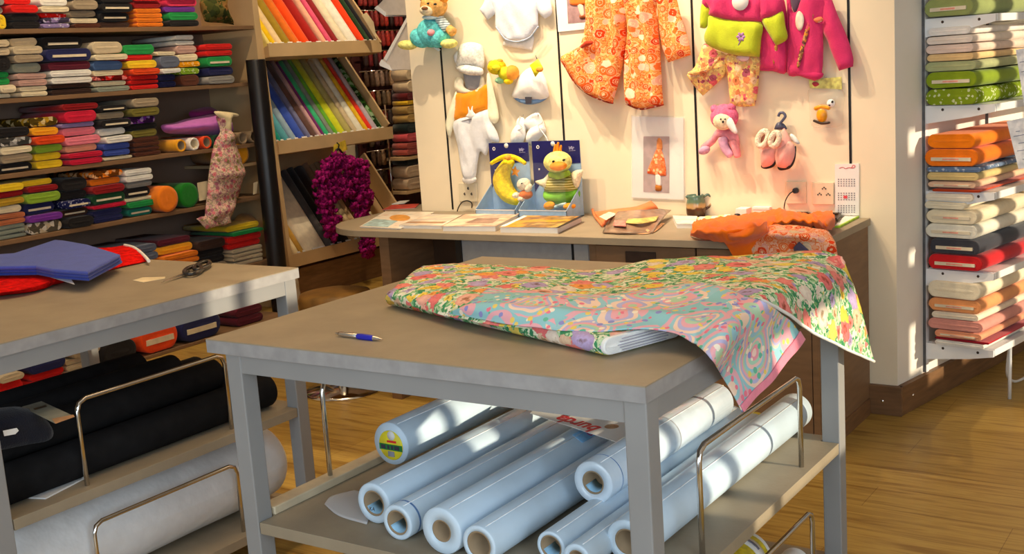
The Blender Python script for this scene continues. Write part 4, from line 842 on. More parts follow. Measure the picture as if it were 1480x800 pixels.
# trousers
MTn = floral('pastel_trouser_print', [(236, 190, 110), (226, 160, 110), (246, 214, 130), (210, 170, 110)], [(236, 110, 120), (250, 220, 130), (226, 140, 90), (180, 90, 110), (240, 200, 160)], 26, 90)
t = thing('baby_trousers', 'flowered orange pink baby trousers below the lime sweater', 'baby clothes', at(1060, 153))
G('leg', t, [(1018, 63), (1034, 72), (1050, 80), (1049, 96), (1046, 110), (1032, 124), (1016, 138, 0), (1002, 122), (993, 108, 0), (1004, 97), (1010, 82)], MTn, .035, y=WY-.05, wr=.02, ws=14); G('leg', t, [(1049, 80), (1074, 80), (1098, 82), (1097, 110), (1095, 134), (1091, 153, 0), (1074, 154), (1056, 151, 0), (1053, 120)], MTn, .035, y=WY-.05, wr=.012)
G('drawstring_patch', t, [(1066, 81), (1082, 81), (1082, 86), (1074, 89), (1067, 86)], cloth((244, 200, 196)), .008, y=WY-.071); link('fold', limb([(995, 106), (1008, 104), (1024, 98), (1040, 84)], [2, 4, 4, 2], WY-.08), MTn, t)
# plush doll
t = thing('plush_doll', 'pink hooded plush doll with a cream face below the flowered trousers', 'soft toy', at(1045, 228)); y = WY-.05; pk = mat('pink_plush', (240, 150, 160)); dp = mat('deep_pink_plush', (232, 110, 150), .95, var=.12, scale=60, bump=.5)
link('hood', blob(1047, 169, 20, 19, .04, y), dp, t); link('face', blob(1045, 175, 14, 13, .035, y-.02), mat('cream_plush', (244, 224, 190)), t); link('ear', blob(1033, 158, 5, 7, .025, y, -20), dp, t); link('ear', blob(1057, 155, 6, 6, .025, y, 20), dp, t)
link('body', puff([(1036, 187), (1050, 186), (1066, 194), (1069, 212), (1062, 217), (1052, 204), (1040, 198), (1034, 206), (1024, 214), (1014, 218), (1014, 210), (1028, 198)], WY-.02, .05), pk, t)
link('hand', blob(1018, 217, 8, 6, .03, y, -25), mat('lilac_plush', (206, 160, 190), .95), t); link('leg', limb([(1044, 200), (1048, 213), (1056, 224)], [7, 7, 6], y), mat('lilac_plush', (206, 160, 190)), t); link('leg', limb([(1058, 204), (1064, 216), (1066, 226)], [6, 6, 5], y), pk, t)
link('eye', blob(1042, 172, 1, 1.2, .006, y-.053), BLACK, t); link('eye', blob(1048, 172, 1, 1.2, .006, y-.053), BLACK, t); link('nose', blob(1045, 176, 1.3, 2, .006, y-.055), BLACK, t); link('tag', puff([(1050, 178), (1057, 170), (1066, 190), (1060, 192)], y-.05, .003), WHT, t)
# boots
fur = mat('cream_fur', (250, 232, 204), .95, var=.12, scale=90, bump=.8, bscale=160); pkl = cloth((240, 180, 170))
for nm, lab, shaft, foot, sole, fx in (('l', 'left pale pink fur lined baby boot on the wall', [(1098, 206), (1118, 204), (1122, 222), (1108, 226), (1100, 224)], [(1100, 216), (1118, 212), (1123, 222), (1118, 236), (1108, 241), (1101, 239)], [(1101, 238), (1108, 241), (1118, 236), (1122, 226), (1123, 230), (1119, 240), (1108, 244), (1101, 242)], (1102.5, 200, 10.5, 16, 24)),
                                      ('r', 'right pale pink fur lined baby boot under the hook', [(1122, 208), (1132, 186), (1137, 190), (1144, 204), (1146, 216), (1130, 224), (1122, 218)], [(1122, 216), (1140, 204), (1149, 212), (1148, 228), (1140, 241), (1128, 242), (1122, 236)], [(1125, 240), (1136, 241), (1146, 232), (1149, 212), (1151, 214), (1149, 232), (1142, 243), (1130, 246), (1125, 244)], (1120, 201, 9, 14, 20))):
    t = thing('baby_boot', lab, 'baby shoes', at(1110 if nm == 'l' else 1136, 244), 'pink baby boots'); yy = WY-.03 if nm == 'l' else WY-.05
    link('shaft', puff(shaft, yy, .04), pkl, t); link('foot', puff(foot, yy-.01, .05), pkl, t); link('sole', puff(sole, yy-.01, .045), BLACK, t)
    m_ = MB(); c_ = fx; 
    P = [ony(c_[0]+c_[2]*.62*cos(a*pi/8)*cos(radians(c_[4]))-c_[3]*.72*sin(a*pi/8)*sin(radians(c_[4])), c_[1]+c_[2]*.62*cos(a*pi/8)*sin(radians(c_[4]))+c_[3]*.72*sin(a*pi/8)*cos(radians(c_[4])), yy-.05) for a in range(16)]
    m_.tube(P, .0125, 10, closed=True); link('fur_cuff', m_, fur, t); link('lining', puff([(c_[0]-3.5, c_[1]), (c_[0], c_[1]-9), (c_[0]+4, c_[1]-2), (c_[0], c_[1]+9)], yy-.03, .012), cloth((206, 140, 120)), t)
t = thing('boot_hanger', 'blue grey hook shaped hanger holding the baby boots', 'hanger', at(1128, 190)); gb = mat('slate_plastic', (84, 88, 112), .4)
link('hook', MB().tube(smoothpath([ony(x, y, WY-.03) for x, y in ((1125, 168), (1127, 163.5), (1132, 163), (1135, 168), (1131, 174), (1128, 178), (1129, 184))]), .006, 8), gb, t); link('body', puff([(1120, 184), (1124, 177), (1132, 178), (1137, 184), (1136, 187), (1121, 187)], WY-.02, .014), gb, t)
link('price_tag', puff([(1142, 194), (1148, 195), (1156, 206), (1152, 208), (1144, 202)], WY-.02, .006), mat('pale_tag', (214, 224, 222), .5), t)
for o_ in [o for o in bpy.data.objects if o.name.startswith('baby_boot') and not o.name.startswith('baby_bootie')]: hang_loop(o_, 1110 if o_.location.x < at(1122, 200).x else 1134, 196, WY-.03)
# toy pack
t = thing('packaged_toy', 'clear packet with header card holding a small orange toy', 'toy', at(1195, 182)); yy = WY-.012
link('header_card', MB().prism([ony(x, y, yy) for x, y in ((1169, 115), (1216, 111), (1217, 129), (1171, 127))], (0, -.003, 0)), mat('pale_yellow_card', (226, 214, 120), .6, var=.2, scale=40), t); link('packet', puff([(1172, 127), (1217, 129), (1219, 160), (1216, 181), (1190, 184), (1173, 181), (1170, 150)], yy+.006, .035, wr=.01), clear('packet_film', (245, 240, 225), .2), t)
link('toy_body', blob(1188, 166, 8, 11, .016, WY-.03), mat('amber_plastic', (240, 160, 30), .35), t); link('toy_arms', limb([(1178, 157), (1188, 154), (1199, 156)], [3, 3.5, 3], WY-.032), mat('amber_plastic', (240, 160, 30)), t); link('toy_base', limb([(1176, 174), (1187, 178), (1199, 177)], [1.8, 2, 1.8], WY-.034), mat('dark_metal', (58, 42, 34)), t)
link('toy_head', blob(1201, 149, 6, 6, .015, WY-.03), WHT, t); link('toy_eye', blob(1203, 147, 1.5, 2, .008, WY-.042), BLACK, t); link('toy_eye', blob(1199, 152, 1.5, 1.2, .008, WY-.042), BLACK, t); link('printed_mark', puff([(1174, 120), (1180, 118), (1184, 122), (1178, 125)], yy-.003, .001), cloth((200, 70, 80)), t)
hang_loop(t, 1194, 113, yy)
# sockets, calendar
PL = mat('socket_plastic', (226, 212, 182), .4, var=.02)
t = thing('wall_socket', 'single wall socket with black plug above the orange blouse', 'socket', at(1151, 294)); link('plate', MB().prism([ony(x, y, WY-.0005) for x, y in ((1137, 262), (1166, 262), (1166, 294), (1137, 294))], (0, -.01, 0)), PL, t, bevel=.002); link('insert', MB().prism([ony(x, y, WY-.0105) for x, y in ((1142, 266), (1162, 266), (1162, 289), (1142, 289))], (0, -.001, 0)), PL, t)
t = thing('power_cable', 'black power plug and thin cable in the single wall socket', 'cable', onz(1134, 303, .832)); link('plug', MB().tube([ony(1151, 275, WY-.012), ony(1149, 275.5, WY-.05)], .012, 12), BLACK, t)
link('cable', MB().tube(smoothpath([ony(1149, 275.5, WY-.05), ony(1142, 279, WY-.07), ony(1136, 288, WY-.07), ony(1133.5, 298, WY-.06), onz(1134, 305, .834), onz(1142, 309, .834)]), .0025, 6), BLACK, t)
t = thing('wall_socket', 'triple outlet wall socket next to the calendar', 'socket', at(1190, 294)); link('plate', MB().prism([ony(x, y, WY-.0005) for x, y in ((1175, 263), (1206, 263), (1206, 295), (1175, 295))], (0, -.01, 0)), PL, t, bevel=.002)
for (x, y) in ((1191, 272), (1184.5, 280.5), (1197, 281)):
    m_ = MB()
    for dx, dy in ((-2.3, .6), (2.3, .6), (0, -1.2)): m_.tube([ony(x+dx, y+dy, WY-.0104), ony(x+dx, y+dy, WY-.0118)], .0034, 10)
    link('outlet', m_, mat('socket_hole', (90, 80, 66), .6), t)
t = thing('wall_socket', 'socket plate behind the romper foot at the left of the toy boxes', 'socket', at(676, 292)); link('plate', MB().prism([ony(x, y, WY-.0005) for x, y in ((664, 264), (690, 264), (691, 291), (665, 291))], (0, -.009, 0)), PL, t, bevel=.002)
for (x, y) in ((677, 272), (672, 280), (682, 280)): link('outlet', MB().tube([ony(x, y, WY-.0094), ony(x, y, WY-.0108)], .0075, 10), mat('socket_hole', (90, 80, 66)), t)
solo('cable_loop', MB().tube(smoothpath([onz(661, 305, .833), ony(663, 299, WY-.02), ony(668, 292, WY-.02), ony(676, 290, WY-.02), ony(682, 294, WY-.02), onz(681, 304, .833)]), .003, 6), BLACK, 'short dark cable loop on the counter below the left socket', 'cable')
t = thing('wall_calendar', 'white three month calendar hanging on the wall above the counter end', 'calendar', at(1224, 312)); link('sheet', MB().prism([ony(x, y, WY-.001) for x, y in ((1207, 237), (1242, 236), (1242, 311), (1207, 310))], (0, -.004, 0)), PAPER, t)
link('heading', MB().tube(smoothpath([ony(x, y, WY-.0055) for x, y in ((1213, 243), (1218, 241.5), (1222, 243.5), (1227, 242), (1233, 242.5), (1236, 240), (1233, 238.5), (1231, 242))]), .0012, 6), cloth((220, 60, 60)), t)
mm = MB()
for y0 in (259, 279, 297):
    for r in range(4):
        for c_ in range(7):
            a = ony(1212+c_*3.8, y0+r*3.1, WY-.0051); mm.box((a.x-.003, a.y-.0006, a.z-.0028), (a.x+.003, a.y, a.z+.0022))
link('dates', mm, mat('date_grey', (150, 146, 150), .7), t); a = ony(1222, 284.5, WY-.0056); link('date_marker', MB().box((a.x-.008, a.y-.001, a.z-.006), (a.x+.008, a.y, a.z+.006)), cloth((226, 80, 90)), t)
# ------------------------------------------------------------------ things on the service counter
CZ = .8315
def ctr(px, py, z=CZ): return onz(px, py, z)
def book(name, label, pts, th, cover, cat='book', marks=(), pages=True, side=PAPER):
    """closed book or magazine: four top corners in the photo (front-left, front-right, back-right, back-left)"""
    T = [onz(x, y, CZ+th) for x, y in pts]; B = [V((p.x, p.y, CZ)) for p in T]
    c = sum(B, V((0, 0, 0)))/4; t = thing(name, label, cat, c)
    link('pages', MB().prism([p+(c-p)*.015 for p in B], (0, 0, th-.0012)), side, t)
    link('cover', MB().prism([V((p.x, p.y, CZ+th-.0012)) for p in T], (0, 0, .0012)), cover, t)
    for (nm, outl, m) in marks: link(nm, MB().prism([onz(x, y, CZ+th+.0002) for x, y in outl], (0, 0, .0004)), m, t)
    return t
def pic(name, cols, scale=9):
    """blurred colour print on a cover"""
    if name in _mats: return _mats[name]
    m, nt, b = _new(name); v = coords(nt); nz = N(nt, 'ShaderNodeTexNoise'); nz.inputs['Scale'].default_value = scale; nz.inputs['Detail'].default_value = 3; nt.links.new(v, nz.inputs['Vector'])
    r = ramp(nt, [(.28+.44*i/(len(cols)-1), c) for i, c in enumerate(cols)]); nt.links.new(nz.outputs['Fac'], r.inputs['Fac']); nt.links.new(r.outputs['Color'], b.inputs['Base Color'])
    b.inputs['Roughness'].default_value = .35; _mats[name] = m; return m
def ellp(cx, cy, rx, ry, n=20): return [(cx+rx*cos(2*pi*k/n), cy+ry*sin(2*pi*k/n)) for k in range(n)]
book('magazine', 'thin quilting magazine with an orange oval at the rounded end of the counter', [(519.5, 327), (579, 330), (628, 306), (557, 305)], .006, pic('pale_patchwork', [(180, 196, 196), (236, 220, 200), (250, 240, 224), (220, 180, 150)], 14), 'magazine',
     [('printed_oval', ellp(578, 314.5, 15, 4.5), mat('orange_print', (214, 150, 70), .5)), ('printed_corner', [(523, 326), (560, 328), (575, 319), (541, 316)], mat('blue_grey_print', (160, 186, 190), .5, var=.2, scale=30))])
book('catalogue', 'white softback book lying second from the left on the counter', [(576, 325), (639, 326), (668, 310), (620, 309)], .016, pic('grey_peach_cover', [(230, 220, 206), (196, 186, 176), (240, 214, 186), (250, 244, 236)], 10), 'book',
     [('printed_band', [(586, 322), (640, 322.5), (646, 320), (590, 320)], mat('brown_print', (170, 130, 96), .5))])
book('catalogue', 'thick white catalogue with a peach portrait cover in the middle of the counter', [(639, 326.5), (716, 326.5), (752, 308), (673, 309)], .024, pic('peach_cover', [(236, 196, 166), (250, 226, 196), (206, 160, 130), (240, 214, 190)], 9), 'book',
     [('printed_panel', [(672, 322), (712, 322), (722, 315), (690, 315)], mat('grey_brown_print', (150, 120, 104), .5, var=.3, scale=24))])
book('catalogue', 'thick book with golden orange cover and dark spine below the duck box', [(722, 327.5), (806, 328.5), (841, 312), (757, 311)], .026, pic('golden_cover', [(206, 130, 30), (240, 170, 50), (120, 90, 50), (250, 200, 110)], 8), 'book',
     [('spine', [(803, 329), (808, 329), (843, 312.5), (838, 311.6)], mat('dark_spine', (40, 28, 30), .4)), ('white_margin', [(723, 327), (730, 327), (762, 312), (757, 311.5)], PAPER)])
book('leaflet', 'red leaflet lying at the back of the rounded counter end', [(552, 303), (600, 300), (606, 294), (566, 296)], .003, mat('red_leaflet', (206, 80, 66), .5, var=.2, scale=20), 'leaflet')
book('leaflet', 'white leaflet behind the red one by the partition edge', [(566, 294.5), (585, 293), (592, 289), (578, 290)], .004, PAPER, 'leaflet')
# boxed toys
def toybox(label, card, yb, front, lipz):
    """card: pixel outline of back card; box standing on the counter"""
    return
def boxed(label, x0, x1, yb, hcard, dep, dark, swoop):
    t = thing('toy_box', label, 'toy box', ((x0+x1)/2, yb-dep/2, CZ))
    NB = mat('navy_card', (28, 28, 96), .4, var=.05); LB = mat('light_blue_card', (150, 182, 214), .4, var=.05)
    link('back_card', MB().box((x0, yb-.004, CZ), (x1, yb, CZ+hcard)), LB, t)
    w_ = x1-x0
    P = [V((x0, yb-.0055, CZ+hcard)), V((x1, yb-.0055, CZ+hcard))]+[V((x0+w_*u, yb-.0055, CZ+hcard*v)) for u, v in swoop]
    link('printed_sky', MB().prism(P, (0, .0015, 0)), NB, t)
    h = .045
    link('base', MB().box((x0, yb-dep, CZ), (x1, yb-.004, CZ+.004)).box((x0, yb-dep, CZ), (x1, yb-dep+.003, CZ+h)), LB, t)
    link('base_band', MB().box((x0+w_*.45, yb-dep-.001, CZ), (x1, yb-dep, CZ+h*.45)), NB, t); link('printed_label', MB().box((x0+w_*.8, yb-dep-.0018, CZ+.006), (x0+w_*.93, yb-dep-.001, CZ+.017)), PAPER, t)
    link('front_edge', MB().box((x0, yb-dep-.0015, CZ+h-.003), (x1, yb-dep+.002, CZ+h)), PAPER, t)
    for xx in (x0, x1-.003): link('side_card', MB().prism([V((xx, yb-.004, CZ)), V((xx, yb-dep, CZ)), V((xx, yb-dep, CZ+h)), V((xx, yb-.004, CZ+h*3.4))], (.003, 0, 0)), LB, t)
    link('window_film', MB().prism([V((x0, yb-.003, CZ+hcard*.93)), V((x0, yb-dep, CZ+hcard*.75)), V((x0, yb-dep, CZ+h))], (.0006, 0, 0)).box((x0+.001, yb-dep+.0005, CZ+h), (x1-.001, yb-dep+.001, CZ+hcard*.75)), clear('box_film', (240, 246, 250), .025), t)
    mk = MB().lathe([(.0085, 0), (.0085, .0012), (.005, .0012), (.005, 0)], (x0+w_*.13, yb-.0055, CZ+hcard*.92), (0, -1, 0), 16); link('round_mark', mk, PAPER, t)
    q = V((x0+w_*.84, yb-.0062, CZ+hcard*.9))
    link('script_mark', MB().tube(smoothpath([q+V((a*.001, 0, b*.001)) for a, b in ((-16, 8), (-12, -8), (-9, 6), (-4, -6), (0, 8), (4, -8), (8, 4), (13, 0))]), .0012, 5).tube([q+V((-.016, 0, -.014)), q+V((.018, 0, -.012))], .001, 5), mat('pale_print', (170, 170, 200), .5), t)
    link('star_mark', MB().lathe([(0, .001), (.006, .0005), (.001, 0)], (x0+w_*.13, yb-.0055, CZ+hcard*.62), (0, -1, 0), 4), PAPER, t)
    link('hang_slot', MB().lathe([(0, .0012), (.012, .0012), (.012, 0)], (x0+w_*.45, yb-.0055, CZ+hcard*.96), (0, -1, 0), 12), PAPER, t)
    return t
YB = 4.685
b0, b1 = ony(707, 206, YB).x, ony(764, 206, YB).x
boxed('blue card toy box on the left holding the yellow moon plush', b0, b1, YB, ony(733, 206, YB).z-CZ, .155, 0, [(1, .74), (.6, .72), (.38, .66), (.2, .55), (.0, .36)])
c0_, c1_ = ony(769, 204, YB).x, ony(838, 202, YB).x
boxed('blue card toy box on the right holding the duck plush', c0_, c1_, YB, ony(803, 203, YB).z-CZ, .155, 0, [(1, .70), (.62, .69), (.38, .62), (.18, .48), (0, .30)])
y = YB-.05
t = thing('moon_plush', 'yellow crescent moon plush toy with a bow, in the left blue box', 'soft toy', V((ony(735, 295, y).x, y, CZ+.005)))
mp_ = mat('moon_plush', (246, 208, 24), .9, var=.12, scale=60, bump=.5)
link('moon', puff([(728, 231), (738, 230), (744, 234), (739, 246), (738, 257), (744, 272), (753, 280), (766, 283), (768, 288), (758, 295), (743, 296), (729, 291), (718, 279), (713, 262), (716, 247)], y+.02, .06, k=.03), mp_, t)
link('bow', limb([(710, 236), (722, 229), (734, 226), (748, 229), (759, 236)], [3, 3.5, 4, 3.5, 3], y-.03), mp_, t); link('bow_knot', blob(735, 227, 5, 4.5, .02, y-.035), mat('orange_plush', (246, 160, 60)), t)
link('star', puff([(745, 240, 0), (747, 245, 0), (752, 246, 0), (748, 250, 0), (749, 255, 0), (745, 252, 0), (740, 253, 0), (742, 248, 0), (739, 243, 0), (743, 244, 0)], y-.005, .012, smooth=1), mat('orange_plush', (246, 160, 60)), t)
link('lamb_head', blob(757, 266, 9, 9, .03, y-.03), mat('cream_fur', (250, 232, 204)), t); link('lamb_body', blob(760, 281, 9, 7, .03, y-.03), mat('rust_plush', (206, 110, 50), .9, var=.15), t); link('lamb_foot', blob(746, 282, 5, 4.5, .02, y-.045), mat('cream_fur', (250, 232, 204)), t); link('lamb_foot', blob(754, 287, 5, 4, .02, y-.045), mat('cream_fur', (250, 232, 204)), t)
link('lamb_ear', blob(764, 272, 4, 7, .02, y-.035, 20), mat('cream_fur', (250, 232, 204)), t); link('lamb_eye', blob(754, 265, .9, 1, .006, y-.06), BLACK, t)
t = thing('duck_plush', 'striped duck plush toy with orange beak in the right blue box', 'soft toy', V((ony(808, 300, y).x, y, CZ+.005)))
link('head', blob(806, 234, 19, 16, .055, y-.015), mat('pale_yellow_plush', (236, 232, 140)), t); link('beak', blob(807, 239.5, 11, 7, .04, y-.05), mat('duck_orange_plush', (248, 150, 30), .9, var=.1), t)
link('eye', blob(800, 233, 1.6, 1.7, .01, y-.068), BLACK, t); link('eye', blob(815, 231, 1.6, 1.7, .01, y-.068), BLACK, t)
link('crest', limb([(801, 221), (802, 214), (803, 209)], [2.2, 2.2, 1.6], y-.01).add([], []), mat('duck_orange_plush', (248, 150, 30)), t); link('crest', limb([(806, 219), (806, 211), (807, 206)], [2.4, 2.4, 1.6], y-.01), mat('duck_orange_plush', (248, 150, 30)), t); link('crest', limb([(810, 221), (810, 215), (811, 210)], [2, 2, 1.4], y-.01), mat('duck_orange_plush', (248, 150, 30)), t)
link('scarf', limb([(795, 251), (806, 254), (822, 250)], [4.5, 5.5, 4.5], y-.03), mat('lime_green_plush', (140, 176, 50), .9, var=.12), t)
link('body', puff([(794, 255), (812, 257), (826, 254), (832, 266), (834, 276), (812, 280), (788, 277), (790, 266)], y+.02, .07), cloth((206, 190, 70), 'stripes'), t)
link('belly', puff([(788, 275), (812, 274), (835, 273), (838, 284), (828, 293), (811, 295), (794, 293), (787, 285)], y+.02, .08), mat('leaf_green_plush', (110, 176, 50), .9, var=.12), t)
link('wing', puff([(793, 252), (786, 258), (774, 262), (783, 269), (791, 272)], y, .03), mat('cream_plush', (244, 224, 190)), t); link('wing', puff([(826, 250), (842, 245), (840, 258), (836, 270), (830, 268)], y, .03), mat('cream_plush', (244, 224, 190)), t)
link('foot', blob(794, 297, 7, 6, .03, y-.04), mat('duck_orange_plush', (248, 150, 30)), t); link('foot', blob(823, 298, 8, 5, .03, y-.04), mat('duck_orange_plush', (248, 150, 30)), t); link('tag', limb([(802, 299), (810, 296), (818, 294)], [2, 2.4, 2], y-.05), mat('blue_grey_print', (160, 186, 190)), t)
# orange box, orange bag, packet
def cbox(name, label, px0, px1, pyf, hpx, dep, m, cat, parts=None):
    a, b = ctr(px0, pyf), ctr(px1, pyf); h = hpx*depth_of(a)/F
    t = thing(name, label, cat, ((a.x+b.x)/2, a.y+dep/2, CZ))
    link('carton' if cat == 'box' else 'body', MB().box((a.x, a.y, CZ), (b.x, a.y+dep, CZ+h)), m, t, bevel=.003); return t, a, b, h
t, a, b, h = cbox('small_box', 'small glossy orange box standing right of the duck toy box', 855, 887, 306, 15, .05, mat('orange_glossy', (230, 90, 30), .25, var=.2, scale=40), 'box')
link('printed_label', MB().box((a.x+.015, a.y-.001, CZ+h*.5), (a.x+.045, a.y, CZ+h*.85)), PAPER, t); link('lid', MB().box((a.x-.001, a.y-.001, CZ+h-.008), (b.x+.001, a.y+.051, CZ+h+.001)), mat('orange_glossy', (230, 90, 30)), t)
t = thing('paper_bag', 'folded orange paper bag half under the dark packet', 'bag', ctr(880, 318))
OR = mat('orange_paper', (246, 130, 76), .5, var=.08, scale=12)
R_ = [[onz(858, 306, .85), onz(880, 304, .87), onz(920, 298, .885), onz(941, 290, .90)], [onz(862, 312, .85), onz(884, 309, .872), onz(924, 302, .88), onz(949, 298, .88)], [onz(871, 326, .834), onz(892, 320, .85), onz(930, 312, .85), onz(956, 308, .84)]]
link('paper', MB().grid(sheet(R_, 6, 6, .003)), OR, t, solid=.003); link('edge', MB().tube(smoothpath([onz(856, 302, .85), onz(860, 312, .845), onz(871, 326, .838)]), .006, 8), OR, t); link('slip', MB().prism([onz(x, y, .8755) for x, y in ((866, 313), (876, 318), (892, 309), (880, 306))], (0, 0, .001)), mat('cream_tag', (236, 214, 196)), t)
t = thing('pattern_packet', 'dark glossy packet with yellow photo lying over the orange bag', 'packet', ctr(905, 330))
R_ = [[onz(871, 336, .836), onz(905, 337, .838), onz(943, 336, .836)], [onz(880, 318, .86), onz(915, 318, .87), onz(955, 319, .855)], [onz(894, 306, .885), onz(930, 303, .89), onz(970, 303, .86)]]
link('film', MB().grid(sheet(R_, 8, 8, .004)), mat('dark_film', (140, 112, 92), .2, var=.25, scale=14, spec=.6), t, solid=.004)
link('picture', MB().grid(sheet([[onz(904, 322, .866), onz(925, 323, .868), onz(948, 319, .862)], [onz(908, 316, .875), onz(930, 315, .88), onz(952, 312, .868)]], 6, 6)), mat('yellow_print', (236, 196, 110), .4, var=.2, scale=30), t, solid=.002); link('picture', MB().grid(sheet([[onz(886, 326, .858), onz(905, 327, .862)], [onz(888, 318, .868), onz(904, 319, .872)]], 6, 6)), mat('pink_print', (226, 130, 120), .4, var=.2, scale=40), t, solid=.002)
link('picture', MB().grid(sheet([[onz(940, 312, .869), onz(957, 310, .864)], [onz(942, 308, .873), onz(958, 306, .866)]], 6, 6)), mat('pink_print', (226, 130, 120)), t, solid=.002)
link('sheet_edge', MB().grid(sheet([[onz(872, 336.5, .834), onz(905, 337.5, .834), onz(942, 336.5, .834), onz(961, 322, .835)], [onz(876, 330, .845), onz(905, 331, .848), onz(940, 330, .845), onz(956, 322, .845)]], 6, 6)), mat('peach_paper', (246, 180, 130), .5), t, solid=.002)
# paper stack, strips, jug
book('paper_stack', 'crumpled stack of white papers left of the brown jug', [(978, 323), (1004, 323), (1008, 312), (972, 311)], .02, mat('grey_white_paper', (226, 216, 206), .6, var=.12, scale=16), 'papers')
t = thing('paper_slips', 'loose pale yellow patterned paper slips on the counter right of the jug', 'papers', ctr(1028, 318))
for i, (x, y_) in enumerate(((1004, 318), (1012, 317), (1021, 316), (1030, 316), (1040, 315), (1048, 314))): link('slip', MB().prism([onz(x+u, y_+v, CZ+.0006+i*.0016) for u, v in ((-4, 3), (5, 3), (8, -4), (-1, -4))], (0, 0, .0012)), mat('pale_slip_%d' % (i % 2), ((236, 220, 150), (244, 236, 216))[i % 2], .6, var=.15, scale=50), t)
J = ctr(1006.5, 312); s = depth_of(J)/F
t = thing('pitcher', 'small brown and green glazed stoneware jug on the counter', 'jug', J)
gl = _new('stoneware_glaze'); m_, nt, b_ = gl; tc = N(nt, 'ShaderNodeTexCoord'); sp = N(nt, 'ShaderNodeSeparateXYZ'); nt.links.new(tc.outputs['Object'], sp.inputs[0]); nz = N(nt, 'ShaderNodeTexNoise'); nz.inputs['Scale'].default_value = 40; nt.links.new(tc.outputs['Object'], nz.inputs['Vector'])
ad = N(nt, 'ShaderNodeMath', operation='MULTIPLY_ADD'); nt.links.new(nz.outputs['Fac'], ad.inputs[0]); ad.inputs[1].default_value = .02; nt.links.new(sp.outputs['Z'], ad.inputs[2])
ml = N(nt, 'ShaderNodeMath', operation='MULTIPLY'); nt.links.new(ad.outputs[0], ml.inputs[0]); ml.inputs[1].default_value = 9.0
r = ramp(nt, [(0, (66, 40, 26)), (.42, (80, 48, 30)), (.48, (190, 150, 96)), (.58, (170, 140, 96)), (.66, (96, 116, 92)), (1, (80, 110, 100))]); nt.links.new(ml.outputs[0], r.inputs['Fac']); nt.links.new(r.outputs['Color'], b_.inputs['Base Color']); b_.inputs['Roughness'].default_value = .15
q = 14.5*s; hh = 31*s
link('body', MB().lathe([(0, .001), (q*.86, 0), (q*.97, hh*.14), (q, hh*.34), (q*.97, hh*.58), (q*.86, hh*.76), (q*.8, hh*.86), (q*.84, hh), (q*.79, hh), (q*.74, hh*.88), (q*.78, hh*.75), (q*.87, hh*.3), (0, hh*.15)], J, (0, 0, 1), 30), m_, t)
e1 = V((.83, .55, 0)); link('handle', MB().tube(smoothpath([J+e1*q*.75+V((0, 0, hh*.86)), J+e1*q*1.25+V((0, 0, hh*.97)), J+e1*q*1.6+V((0, 0, hh*.75)), J+e1*q*1.4+V((0, 0, hh*.45)), J+e1*q*.95+V((0, 0, hh*.3))]), .0055, 8), m_, t)
link('spout', MB().tube([J-e1*q*.66+V((0, 0, hh*.84)), J-e1*q*.9+V((0, 0, hh*.99))], [.006, .009], 10), m_, t)
cbox('note_cube', 'small white paper cube on the counter left of the white box', 1063, 1080, 316, 15, .06, mat('white_paper', (238, 236, 232)), 'note cube')
t, a, b, h = cbox('white_box', 'plain white box on the counter behind the orange blouse', 1088, 1113, 313, 14, .07, PAPER, 'box'); link('lid', MB().box((a.x-.002, a.y-.002, CZ+h-.012), (b.x+.002, a.y+.072, CZ+h+.001)), PAPER, t, bevel=.002)
t = thing('desk_sharpener', 'small black desk gadget in front of the white paper cube', 'gadget', ctr(1066, 316)); g_ = ctr(1066, 316)
link('body', MB().lathe([(0, 0), (.016, 0), (.017, .012), (.012, .022), (0, .024)], g_, (0, 0, 1), 16), BLACK, t); link('knob', MB().lathe([(0, 0), (.006, 0), (.007, .01), (0, .013)], g_+V((-.03, .01, 0)), (0, 0, 1), 12), BLACK, t)
t = thing('phone_charger', 'flat black gadget at the end of the cable on the counter', 'gadget', ctr(1160, 311))
link('body', MB().prism([ctr(x, y) for x, y in ((1146, 313), (1172, 314), (1176, 308), (1156, 307))], (0, 0, .018)), BLACK, t, bevel=.006); link('lid', MB().prism([ctr(x, y, CZ+.0185) for x, y in ((1152, 307), (1168, 308), (1169, 305), (1156, 304))], (0, 0, .003)), mat('dark_metal', (58, 42, 34)), t)
t = thing('dark_tray', 'dark brown shallow tray tilted on the counter under the calendar', 'tray', ctr(1196, 314))
link('base', MB().prism([ctr(x, y) for x, y in ((1184, 317), (1210, 319), (1214, 310), (1188, 309))], (0, 0, .012)), mat('dark_metal', (58, 42, 34)), t, bevel=.002); link('rim', MB().tube([ctr(x, y, CZ+.016) for x, y in ((1184, 316), (1210, 318), (1214, 309), (1188, 308))], .006, 8, closed=True), mat('dark_bronze', (70, 56, 44), .4), t)
t = thing('note_pad', 'white paper pad with lime green edge at the right counter end', 'note pad', ctr(1222, 322))
pp = [ctr(x, y) for x, y in ((1206, 328), (1213, 328), (1243, 313), (1222, 313))]
link('pages', MB().prism(pp, (0, 0, .006)), PAPER, t); link('green_edge', MB().prism([ctr(x, y) for x, y in ((1206, 329), (1214, 329), (1244, 313), (1243, 312.5), (1213, 327.6))], (0, 0, .0075)), mat('lime_green', (170, 214, 60), .5), t)
